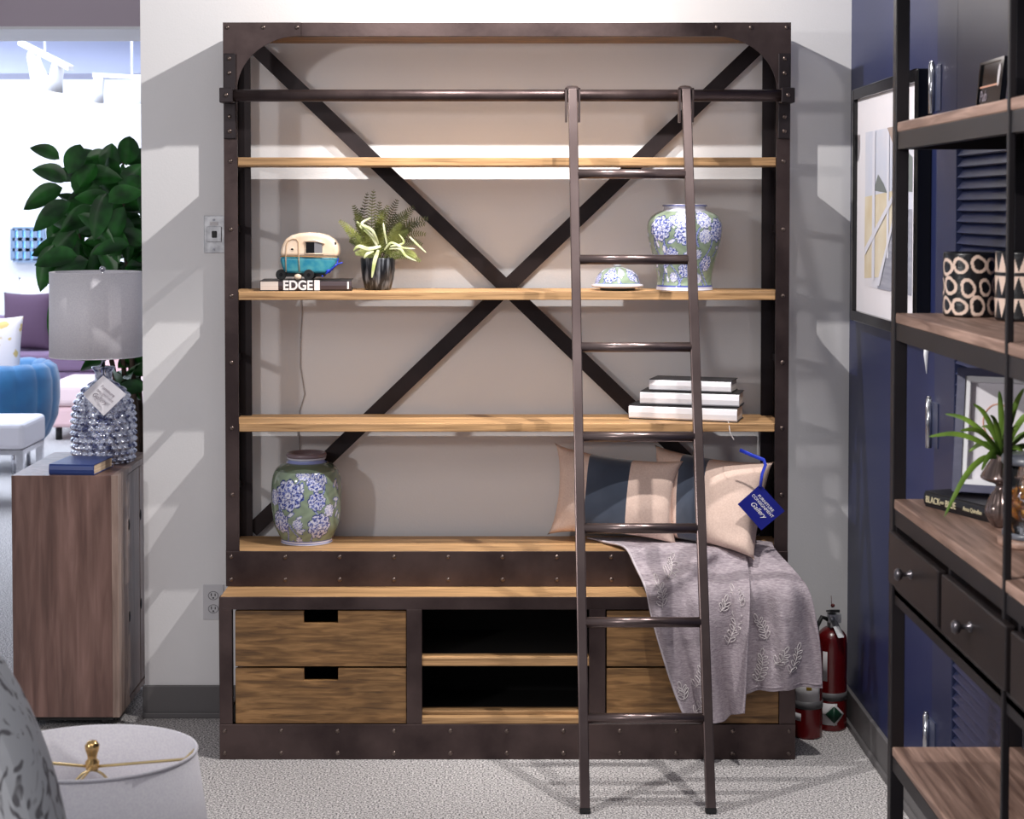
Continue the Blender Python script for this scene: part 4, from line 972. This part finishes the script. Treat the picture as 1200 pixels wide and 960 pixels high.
arc = [Mx @ Vector((.085 + .03 * math.cos(a) , dp - .0058, .155 + .038 * math.sin(a))) for a in [R(50 + 12 * k) for k in range(21)]]
part('script_letter', M().tube(arc, .0016, 6), TXTCOP, sg)
text('in', TXTCOP, sg, 'script_letter', .032, Mx @ Vector((.105, dp - .0056, .13)), Mx.to_3x3() @ Vector((1, 0, 0)), Mx.to_3x3() @ Vector((0, 0, 1)), shear=.3)
text('i', TXTCOP, sg, 'script_letter', .032, Mx @ Vector((.16, dp - .0056, .13)), Mx.to_3x3() @ Vector((1, 0, 0)), Mx.to_3x3() @ Vector((0, 0, 1)), shear=.3)
# book the sign stands on
a = P(1084, 590, Z=zt3 + .006); b = P(1165, 611, Z=zt3 + .006)
dv = (b - a); ra = math.atan2(dv.y, dv.x)
Lb, Wb = .215, .15
cc = Vector((a.x, a.y, zt3 + .0006)) + Matrix.Rotation(ra, 3, 'Z') @ Vector((Lb / 2, Wb / 2, 0))
bb, Mx = book('book', 'black book with cream title on its spine lying under the framed sign', cc, Lb, Wb, .033, ra, COVERB, COVERB, PAGES)
rt = Mx.to_3x3() @ Vector((1, 0, 0))
text('BLACK', TXTCREAM, bb, 'spine_title', .020, onspine(Mx, -.074, .0165, Wb, .0048), rt, (0, 0, 1), sx=.8)
text('AND', TXTCREAM, bb, 'spine_title', .008, onspine(Mx, -.043, .0165, Wb, .0048), rt, (0, 0, 1), sx=.8)
text('BLUE', TXTCREAM, bb, 'spine_title', .020, onspine(Mx, -.014, .0165, Wb, .0048), rt, (0, 0, 1), sx=.8)
text('Anna Quindlen', TXTCREAM, bb, 'spine_author', .0125, onspine(Mx, .058, .0165, Wb, .0048), rt, (0, 0, 1), sx=.8)
# hourglass vase with spiky plant
hv = P(1174, 618, Z=zt3); hv = Vector((hv.x, hv.y, zt3 + .0006))
vt = thing('spiky_plant', 'spiky green plant in a smoky mirrored hourglass vase', 'plant', hv)
prof = smooth_prof([(.001, 0), (.016, 0), (.026, .012), (.032, .028), (.030, .044), (.022, .064), (.014, .078), (.014, .086), (.030, .092), (.042, .098), (.042, .104), (.034, .118), (.024, .134), (.018, .146), (.015, .146)], 90)
m = M(); m.lathe([tuple(p) for p in prof], hv, 48)
v = np.array(m.v); th = np.arctan2(v[:, 1] - hv.y, v[:, 0] - hv.x); z_ = v[:, 2] - hv.z
k = 1 + .06 * np.sin(14 * th) * ((z_ > .02) & (z_ < .07)); v[:, 0] = hv.x + (v[:, 0] - hv.x) * k; v[:, 1] = hv.y + (v[:, 1] - hv.y) * k
m.v = [tuple(q_) for q_ in v]
part('hourglass_vase', m, SMOKE, vt)
m = M(); top = hv + Vector((0, 0, .14))
for (x, y, dy) in [(1088, 512, 0), (1107, 485, .04), (1140, 473, .0), (1160, 487, -.03), (1171, 458, .02), (1106, 607, -.10), (1150, 552, -.08), (1125, 505, -.06), (1185, 470, .0), (1200, 455, .03), (1215, 480, -.05), (1222, 510, .0),
                   (1205, 540, -.08), (1195, 500, -.1), (1180, 520, -.12), (1228, 535, .03), (1150, 500, .06), (1135, 530, .03)]:
    e = P(x, y, Y=hv.y + dy); mid = (top + e) / 2 + Vector((0, 0, .045 if y < 590 else .085))
    strap(m, [top, bez(top, mid, e, .33), bez(top, mid, e, .66), e], .012, 16, (0, -1, .6))
part('foliage', m, GRASS, vt, weld=False)
# amber jar on a small board
av = P(1219, 646, Z=zt3); av = Vector((av.x, av.y + .054, zt3 + .0006))
brd = tag(part('wooden_board', M().lathe([(.001, 0), (.060, 0), (.062, .003), (.062, .012), (.060, .015), (.001, .015)], av, 48), RUSTIC), 'round wooden board under the jar of amber chips', 'board')
aj = thing('glass_jar', 'clear glass jar half filled with amber chips, with a grey base', 'jar', av + Vector((0, 0, .0155)))
a2 = av + Vector((0, 0, .0155))
part('jar_base', M().lathe([(.001, 0), (.052, 0), (.054, .003), (.054, .012), (.001, .012)], a2, 40), MARBLE, aj)
m = M()
for k in range(150):
    aa = random.uniform(0, 6.283); r_ = .044 * math.sqrt(random.uniform(.35, 1)); z_ = random.uniform(.02, .095)
    m.sphere(a2 + Vector((r_ * math.cos(aa), r_ * math.sin(aa), z_)), random.uniform(.006, .009), 7, 5, 1, .7, .8)
ch = part('amber_chips', m, AMBER, aj); ch['kind'] = 'stuff'
part('glass_wall', M().lathe([(.052, .0125), (.053, .14), (.0505, .14), (.0495, .0125), (.052, .0125)], a2, 48), CLEARG, aj)
part('jar_lid', M().lathe([(.001, .1405), (.055, .1405), (.056, .146), (.055, .156), (.001, .158)], a2, 40), MARBLE, aj)
# white spike modelled as a door handle's glint, below the middle shelf
hk = P(1087, 402, X=XR - .03)
wh = tag(part('handle_glint', M().tube([hk + Vector((.032, 0, 0)), hk, hk + Vector((-.004, 0, -.03)), hk + Vector((-.002, 0, -.085))], [.006, .010, .007, .001], 12), WHITEP), 'small white pointed shape for a door handle glint under the middle shelf', 'hook')

# ------------------------------------------------------------------ walnut cabinet, lamp and book on it
KY0 = 5.75; KX1 = XX(139, KY0, 700); KX0 = XX(14.5, KY0, 700); KZ1 = ZZ(557.5, KY0); KZ0 = ZZ(841, KY0)
KY1 = KY0 + .56
kb = thing('walnut_cabinet', 'dark walnut cabinet at the end of the white wall', 'cabinet', ((KX0 + KX1) / 2, (KY0 + KY1) / 2, 0))
part('body', M().box(KX0, KX1 - .022, KY0, KY1, KZ0, KZ1), WALNUT, kb, bevel=.002)
part('face_frame', M().box(KX1 - .022, KX1, KY0, KY0 + .16, KZ0, KZ1).box(KX1 - .022, KX1, KY0 + .16, KY1, KZ1 - .02, KZ1).box(KX1 - .022, KX1, KY0 + .16, KY1, KZ0, KZ0 + .02), LIGHTWALNUT, kb)
for a_, b_ in ((KY0 + .175, KY0 + .36), (KY0 + .37, KY1)):
    d_ = part('door', M().box(KX1 - .022, KX1 - .003, a_, b_, KZ0 + .024, KZ1 - .024), LIGHTWALNUT, kb)
    for z in (KZ0 + .30, KZ1 - .2): part('finger_pull', M().sphere((KX1 - .003, a_ + .01, z), .02, 12, 8, .15, .6, 1), BLACK, d_)
for xx in (KX0 + .06, KX1 - .06):
    for yy in (KY0 + .05, KY1 - .05):
        part('leg', M().lathe([(.012, 0), (.018, KZ0)], (xx, yy, 0), 16), BLACK, kb)
part('underframe', M().box(KX0 + .03, KX1 - .03, KY0 + .03, KY1 - .03, KZ0 - .018, KZ0), BLACK, kb)
LY = 6.08; lc = Vector((XX(121.5, LY, 480), LY, KZ1 + .0006))
lp = thing('table_lamp', 'glass hobnail lamp with a pale drum shade on the walnut cabinet', 'lamp', lc)
kk = LY / FPX
prof = lerp_prof(smooth_prof([(.001, 0), (.098, 0), (.104, .006), (.108, .03), (.110, .10), (.108, .17), (.098, .215), (.080, .250), (.058, .272), (.036, .285), (.030, .292)], 140), 170)
m = M(); SEG = 280; m.lathe([tuple(p) for p in prof], lc, SEG)
v = np.array(m.v); th = np.arctan2(v[:, 1] - lc.y, v[:, 0] - lc.x); z_ = v[:, 2] - lc.z
p_ = .0225; ri = np.floor(z_ / p_); uu = (th * 28 / (2 * np.pi) + .5 * (ri % 2)) % 1 - .5; ww = (z_ / p_) % 1 - .5
hob = np.clip(1 - (uu ** 2 + ww ** 2) * 5.6, 0, 1) ** .8 - .3
kq = 1 + .095 * hob * np.clip(z_ / .012, 0, 1); v[:, 0] = lc.x + (v[:, 0] - lc.x) * kq; v[:, 1] = lc.y + (v[:, 1] - lc.y) * kq
m.v = [tuple(q_) for q_ in v]
part('glass_body', m, HOBNAIL, lp)
part('neck', M().lathe([(.030, .288), (.030, .318), (.040, .330), (.041, .336), (.026, .338), (.010, .338)], lc, 40), HOBNAIL, lp)
part('stem', M().cyl(lc + Vector((0, 0, .336)), lc + Vector((0, 0, .62)), .007, 12), CHROME, lp)
SXc = XX(112.5, LY, 370); s0 = ZZ(417, LY); s1 = ZZ(319, LY)
sc_ = Vector((lc.x - .02, LY, 0)); sc_.x = (SXc)
part('lamp_shade', M().lathe([(.163, s0), (.160, s0), (.157, s1), (.160, s1), (.163, s0)], sc_, 72), SHADE, lp)
part('shade_ring', M().tube([(sc_.x + .159 * math.cos(a), sc_.y + .159 * math.sin(a), s1) for a in [R(7.5 * k) for k in range(48)]], .002, 6, closed=True).tube([(sc_.x + .162 * math.cos(a), sc_.y + .162 * math.sin(a), s0) for a in [R(7.5 * k) for k in range(48)]], .002, 6, closed=True), SHADE, lp)
fn = Vector((lc.x, LY, s1))
part('spider', M().tube([(sc_.x - .158, LY, s1 - .004), (lc.x, LY, s1 - .012), (sc_.x + .158, LY, s1 - .004)], .002, 6), CHROME, lp)
part('finial', M().lathe([(.006, -.012), (.008, -.004), (.004, .0), (.010, .008), (.011, .014), (.006, .020), (.0005, .022)], fn, 20), CHROME, lp)
tY = LY - .128
tc = [P(121, 440, Y=tY + .03), P(148, 462, Y=tY), P(121.5, 487.5, Y=tY), P(97, 462, Y=tY)]
nn = (tc[1] - tc[0]).cross(tc[3] - tc[0]).normalized(); nn = -nn if nn.y > 0 else nn
lt = thing('price_tag', 'white square tag hanging on the glass table lamp', 'tag', (tc[0] + tc[2]) / 2)
part('card', M().hexa([p - nn * .0008 for p in tc] + [p + nn * .0008 for p in tc]), PAPER, lt)
tr = (tc[1] - tc[0]).normalized(); tu = tc[0] - tc[3]; cen = (tc[0] + tc[1] + tc[2] + tc[3]) / 4 + nn * .0014
if tr.cross(tu).dot(nn) < 0: tu = -tu
text('Furniture', TXTGREY, lt, 'lettering', .017, cen + tu.normalized() * .018, tr, tu)
text('Consignment', TXTGREY, lt, 'lettering', .016, cen, tr, tu)
text('Gallery', TXTGREY, lt, 'lettering', .022, cen - tu.normalized() * .02, tr, tu, shear=.35)
part('tag_string', M().tube([P(122, 424, Y=LY - .042), P(121.5, 434, Y=tY + .035), P(121, 443, Y=tY + .03)], .0012, 6), RUBBER, lt)
bc_ = P(97, 556, Y=KY0 + .10); bc_ = Vector((XX(95, KY0 + .1, 548), KY0 + .108, KZ1 + .0006))
book('book', 'navy blue hardback lying on the walnut cabinet in front of the lamp', bc_,   .155, .20, .036, R(-6), COVERN, COVERN, PAGES)

# ------------------------------------------------------------------ foreground lamp
FY = 3.38; fl_ = P(108, 881, Y=FY); zt_ = fl_.z; fx = fl_.x
ft_ = thing('table_lamp', 'white tapered drum lamp with brass finial in the left foreground', 'lamp', (fx, FY, 0))
rt_ = 122 / FPX * FY; rb_ = rt_ * 1.2
c0 = Vector((fx, FY, 0)); hz = zt_ - .012
TL_ = Matrix.Translation((fx, FY, zt_)) @ Matrix.Rotation(R(-2.6), 4, 'X') @ Matrix.Translation((-fx, -FY, -zt_))   # the shade sits slightly askew
part('lamp_shade', M().lathe([(rb_, zt_ - .27), (rt_, zt_), (rt_ - .004, zt_), (rb_ - .004, zt_ - .27), (rb_, zt_ - .27)], c0, 96).mul(TL_), SHADE, ft_)
part('shade_rim', M().tube([(fx + rt_ * math.cos(a), FY + rt_ * math.sin(a), zt_ - .001) for a in [R(5 * k) for k in range(72)]], .0035, 8, closed=True).mul(TL_), SHADE, ft_)
m = M()
for a, dz in ((R(8), .006), (R(172), 0), (R(-88), 0)):
    d = Vector((math.cos(a), math.sin(a), 0))
    m.tube([Vector((fx, FY, zt_ - .003)) + d * (rt_ - .003), Vector((fx, FY, hz - .010)) + d * (rt_ - .024), Vector((fx, FY, hz - .018)) + d * .002], .003, 8)
part('spider', m.mul(TL_), PALEBRASS, ft_)
part('finial', M().lathe([(.013, -.034), (.014, -.020), (.009, -.014), (.010, -.006), (.0135, .004), (.0145, .013), (.009, .021), (.0005, .023)], (fx, FY, hz + .012), 28), BRASS, ft_)
part('harp', M().tube([(fx + .06 * math.cos(a), FY, hz - .03 - .13 + .135 * math.sin(a)) for a in [R(-40 + 10 * k) for k in range(27)]], .0028, 8), PALEBRASS, ft_)
part('lamp_base', M().lathe([(.001, 0), (.085, 0), (.09, .01), (.08, .03), (.05, .06), (.075, .14), (.085, .21), (.06, .30), (.025, .35), (.018, .40), (.016, zt_ - .28), (.001, zt_ - .27)], c0, 48), PORCELAIN, ft_)
# ------------------------------------------------------------------ grey patterned armchair
ac = thing('armchair', 'grey branch-patterned upholstered chair cut off at the left foreground', 'chair', (-1.1, 2.4, 0))
poly = []
for k in range(49):
    a = R(-8 + 196 * k / 48); poly.append((-1.11 + .435 * math.cos(a), .64 + .60 * math.sin(a)))
poly += [(-1.52, .3), (-.70, .3)]
part('backrest', M().prism(poly, 2.62, 2.78, True), GREYFAB, ac, bevel=.06, seg=5)
part('seat', M().box(-1.50, -.74, 2.02, 2.64, .26, .46), GREYFAB, ac, bevel=.05, seg=4)
for xx in (-1.44, -.79):
    for yy in (2.08, 2.70): part('leg', M().lathe([(.014, 0), (.022, .31)], (xx, yy, 0), 14), BLACK, ac)

# ------------------------------------------------------------------ tree behind the lamp
TY = 7.15; tcx = -1.45
tr_ = thing('potted_tree', 'dark green broad-leaved indoor tree behind the glass lamp', 'plant', (tcx, TY, 0))
part('planter', M().lathe([(.001, 0), (.15, 0), (.16, .02), (.19, .32), (.19, .34), (.17, .34), (.165, .30), (.001, .29)], (tcx, TY, 0), 40), mat('grey_planter', C(120, 116, 122), .6), tr_)
m = M(); leafm = M(); tips = []
for k in range(11):
    a = 2 * math.pi * k / 11 + .3; r1 = random.uniform(.12, .36)
    base_ = Vector((tcx + .04 * math.cos(a), TY + .04 * math.sin(a), .28)); e = Vector((tcx + r1 * math.cos(a), TY + r1 * .8 * math.sin(a), random.uniform(1.55, 1.98)))
    mid = Vector((tcx + .10 * math.cos(a), TY + .1 * math.sin(a), 1.1))
    pts = [bez(base_, mid, e, i / 12) for i in range(13)]
    m.tube(pts, [.018 - .0011 * i for i in range(13)], 8); tips.append(pts)
part('trunk', m, BARK, tr_)
def leaf(m, base_, d, L_, w_, roll):
    d = d.normalized(); s = d.cross(Vector((math.sin(roll), math.cos(roll), .4))).normalized(); n_ = s.cross(d)
    rows = []
    for i in range(9):
        t = i / 8; ww = w_ * (math.sin(math.pi * t ** .85) ** .75) * .5; p = base_ + d * (L_ * t) - Vector((0, 0, 1)) * (L_ * .22 * t * t)
        rows.append([p - s * ww + n_ * ww * .35, p - s * ww * .5 + n_ * ww * .12, p, p + s * ww * .5 + n_ * ww * .12, p + s * ww + n_ * ww * .35])
    m.grid(rows)
for pts in tips:
    for i in range(6, 13):
        for q_ in range(3):
            a = random.uniform(0, 6.28)
            leaf(leafm, pts[i], Vector((math.cos(a), math.sin(a) * .8, random.uniform(-.2, .7))), random.uniform(.12, .17), random.uniform(.065, .09), random.uniform(-1, 1))
for (x, y, ang_) in [(66, 205, 150), (85, 190, 70), (128, 190, 85), (150, 180, 80), (60, 225, 200), (95, 215, 60), (110, 205, 10), (70, 245, 210), (80, 280, 230), (58, 300, 250), (72, 355, 240), (100, 250, 200), (140, 230, 30), (150, 210, 60), (76, 300, 180), (125, 270, 300), (120, 240, 250), (145, 265, 280), (90, 310, 200), (105, 330, 250)]:
    p = P(x, y, Y=TY - .3 + random.uniform(-.1, .2)); a = R(ang_)
    leaf(leafm, p - Vector((math.cos(a), 0, math.sin(a))) * .05, Vector((math.cos(a), random.uniform(-.4, .2), math.sin(a))), .165, .088, random.uniform(-.3, .3))
for q_ in range(60):
    p = P(random.uniform(62, 175), random.uniform(180, 335), Y=TY + random.uniform(-.3, .25)); a = random.uniform(0, 6.28)
    leaf(leafm, p, Vector((math.cos(a), random.uniform(-.6, .3), math.sin(a))), random.uniform(.13, .17), random.uniform(.07, .09), random.uniform(-.6, .6))
part('foliage', leafm, LEAF, tr_, weld=False)

# ------------------------------------------------------------------ showroom furniture at the far left
# teal tub chair with channel tufting
tc_ = Vector((-3.38, 11.55, 0))
tcn = thing('tub_chair', 'teal blue channel-tufted tub chair in the bright showroom', 'chair', tc_)
m = M(); NA = 150; rows = []
loop = [(.24, .20), (.30, .17), (.37, .24), (.425, .36), (.44, .48), (.44, .62), (.42, .70), (.37, .735), (.32, .71), (.295, .64), (.285, .45), (.25, .30)]
for k in range(NA):
    t = k / (NA - 1); a = R(-75 + 235 * t); ch_ = abs(math.sin(math.pi * 11 * t)) ** .5
    ends = min(1, t / .03, (1 - t) / .03) ** .5
    rc, zc = .345, .45
    rows.append([tuple(tc_ + Vector((math.cos(a), math.sin(a), 0)) * (rc + (r_ - rc) * (.75 + .25 * ends) * (.84 + .16 * ch_)) + Vector((0, 0, zc + (z_ - zc) * (.80 + .20 * ends) * (.97 + .03 * ch_)))) for r_, z_ in loop + loop[:1]])
m.grid(rows); L12 = len(loop) + 1
m.f += [tuple(range(L12 - 1)), tuple((NA - 1) * L12 + q_ for q_ in range(L12 - 1))]; m.sm += [False, False]
part('channel_back', m, TEALV, tcn)
part('seat', M().lathe([(.001, .18), (.20, .18), (.235, .22), (.25, .38), (.23, .43), (.001, .44)], tc_, 40), TEALV, tcn)
for k in range(4):
    a = R(45 + 90 * k); part('leg', M().cyl(tc_ + Vector((.26 * math.cos(a), .26 * math.sin(a), 0)), tc_ + Vector((.26 * math.cos(a), .26 * math.sin(a), .18)), .014, 10), CHROME, tcn)
pp = thing('patterned_pillow', 'pale dotted pillow standing on the teal tub chair', 'pillow', tc_ + Vector((-.1, -.05, .44)))
def simple_pillow(c, w_, h_, T, rotz=0, lean=0):
    A = []; m = M()
    Mx = Matrix.Translation(c) @ Matrix.Rotation(rotz, 4, 'Z') @ Matrix.Rotation(lean, 4, 'X')
    for s in (1, -1):
        g_ = []
        for i in range(25):
            u = -1 + i / 12; r_ = []
            for j in range(25):
                v_ = -1 + j / 12; e = max(0, (1 - u * u) * (1 - v_ * v_)) ** .4
                r_.append(Mx @ Vector((u * w_ / 2 * (1 - .07 * (1 - v_ * v_)), -s * T * e, h_ / 2 + v_ * h_ / 2 * (1 - .07 * (1 - u * u)))))
            g_.append(r_)
        m.grid(g_)
    return m
part('pillow_body', simple_pillow(tc_ + Vector((-.02, -.05, .445)),   .44, .60, .08, 0, R(-8)), FLORAL, pp)
# white bench
wb = thing('white_bench', 'white cushioned bench on chrome legs in front of the tub chair', 'bench', (-3.6, 10.4, 0))
bzt = ZZ(496, 10.0); bX = XX(28, 10.0, 510)
part('cushion', M().box(bX - 1.2, bX, 10.0, 10.5, bzt - .16, bzt), OFFW, wb, bevel=.03, seg=3)
part('frame_rail', M().box(bX - 1.19, bX - .01, 10.01, 10.49, bzt - .19, bzt - .16), CHROME, wb)
for xx in (bX - 1.17, bX - .03):
    for yy in (10.03, 10.46): part('leg', M().box(xx - .02, xx + .02, yy - .02, yy + .02, 0, bzt - .19), CHROME, wb)
# pink sofa
SY = 13.0; sx0 = XX(50, SY, 450)
ps = thing('pink_sofa', 'blush pink sofa seen behind the glass lamp', 'sofa', (sx0 + 1.1, SY + .45, 0))
part('base', M().box(sx0, sx0 + 2.2, SY, SY + .95, .10, .26), PINKF, ps, bevel=.03, seg=3)
part('seat_cushion', M().box(sx0 + .02, sx0 + 2.18, SY - .02, SY + .75, .26, .44), mat('pale_pink_fabric', C(232, 206, 208), .9), ps, bevel=.05, seg=4)
part('backrest', M().box(sx0 + .3, sx0 + 2.2, SY + .7, SY + .95, .26, .82), PINKF, ps, bevel=.06, seg=4)
for xx in (sx0 + .1, sx0 + 2.1):
    for yy in (SY + .08, SY + .88): part('leg', M().cyl((xx, yy, 0), (xx, yy, .11), .025, 10), BLACK, ps)
# mauve sofa with cushions
MY = 14.3; mx0 = XX(-60, MY, 400)
ms = thing('mauve_sofa', 'mauve sofa far back against the white wall', 'sofa', (mx0 + .8, MY + .45, 0))
mx1 = XX(118, MY, 400)
part('base', M().box(mx0, mx1, MY, MY + .95, .08, .40), PURPF, ms, bevel=.03, seg=3)
part('seat_cushion', M().box(mx0 + .02, mx1 - .02, MY - .01, MY + .7, .40, .56), PURPF, ms, bevel=.04, seg=3)
part('backrest', M().box(mx0, mx1, MY + .68, MY + .95, .40, .82), PURPF, ms, bevel=.05, seg=3)
part('arm', M().box(mx1 - .16, mx1, MY, MY + .8, .40, .70), PURPF, ms, bevel=.05, seg=3)
for xx in (mx0 + .1, mx1 - .1):
    for yy in (MY + .1, MY + .85): part('leg', M().cyl((xx, yy, 0), (xx, yy, .09), .025, 10), BLACK, ms)
for x, w_, h_, mt, nm, lab, yy in ((30, .42, .50, PLUM, 'cushion', 'plum cushion on the mauve sofa, left of the white one', .22), (52, .50, .62, OFFW, 'cushion', 'white cushion on the mauve sofa behind the plum one', .40)):
    c = Vector((XX(x, MY + yy, 380), MY + yy, .562))
    t = tag(part(nm, simple_pillow(c, w_, h_, .09, 0, R(-12)), mt), lab, 'cushion', 'cushions on the mauve sofa')
# track lights
def track(p, q, heads, label, up_z):
    p, q = Vector(p), Vector(q); mid = (p + q) / 2
    t = thing('track_light', label, 'light', mid, 'white ceiling track lights')
    part('track', M().bar(p, q, .035, .03, (0, 0, 1)), WHITEP, t)
    part('hanger', M().cyl(mid, (mid.x, mid.y, up_z), .008, 8), WHITEP, t)
    for f_, dv in heads:
        a_ = p + (q - p) * f_; d = Vector(dv).normalized(); b_ = a_ + Vector((0, 0, -.09))
        hd = part('lamp_head', M().tube([b_ - d * .09, b_ - d * .06, b_ + d * .03, b_ + d * .10], [.025, .04, .045, .06], 18), WHITEP, t)
        part('lens', M().cyl(b_ + d * .098, b_ + d * .104, .054, 18), LAMPLENS, hd)
        part('yoke', M().cyl(a_, b_, .01, 8), WHITEP, hd)
track(P(24, 50, Y=11.2), P(83, 80, Y=10.6), [(.3, (.3, -.3, -.8)), (.72, (-.2, .1, -.9))], 'white track light with two heads near the showroom ceiling', 3.15)
track(P(110, 88, Y=12.4), P(200, 92, Y=12.2), [(.05, (-.2, .2, -.9)), (.6, (.2, .1, -.9))], 'white track light beyond, partly hidden by the white wall', 3.15)
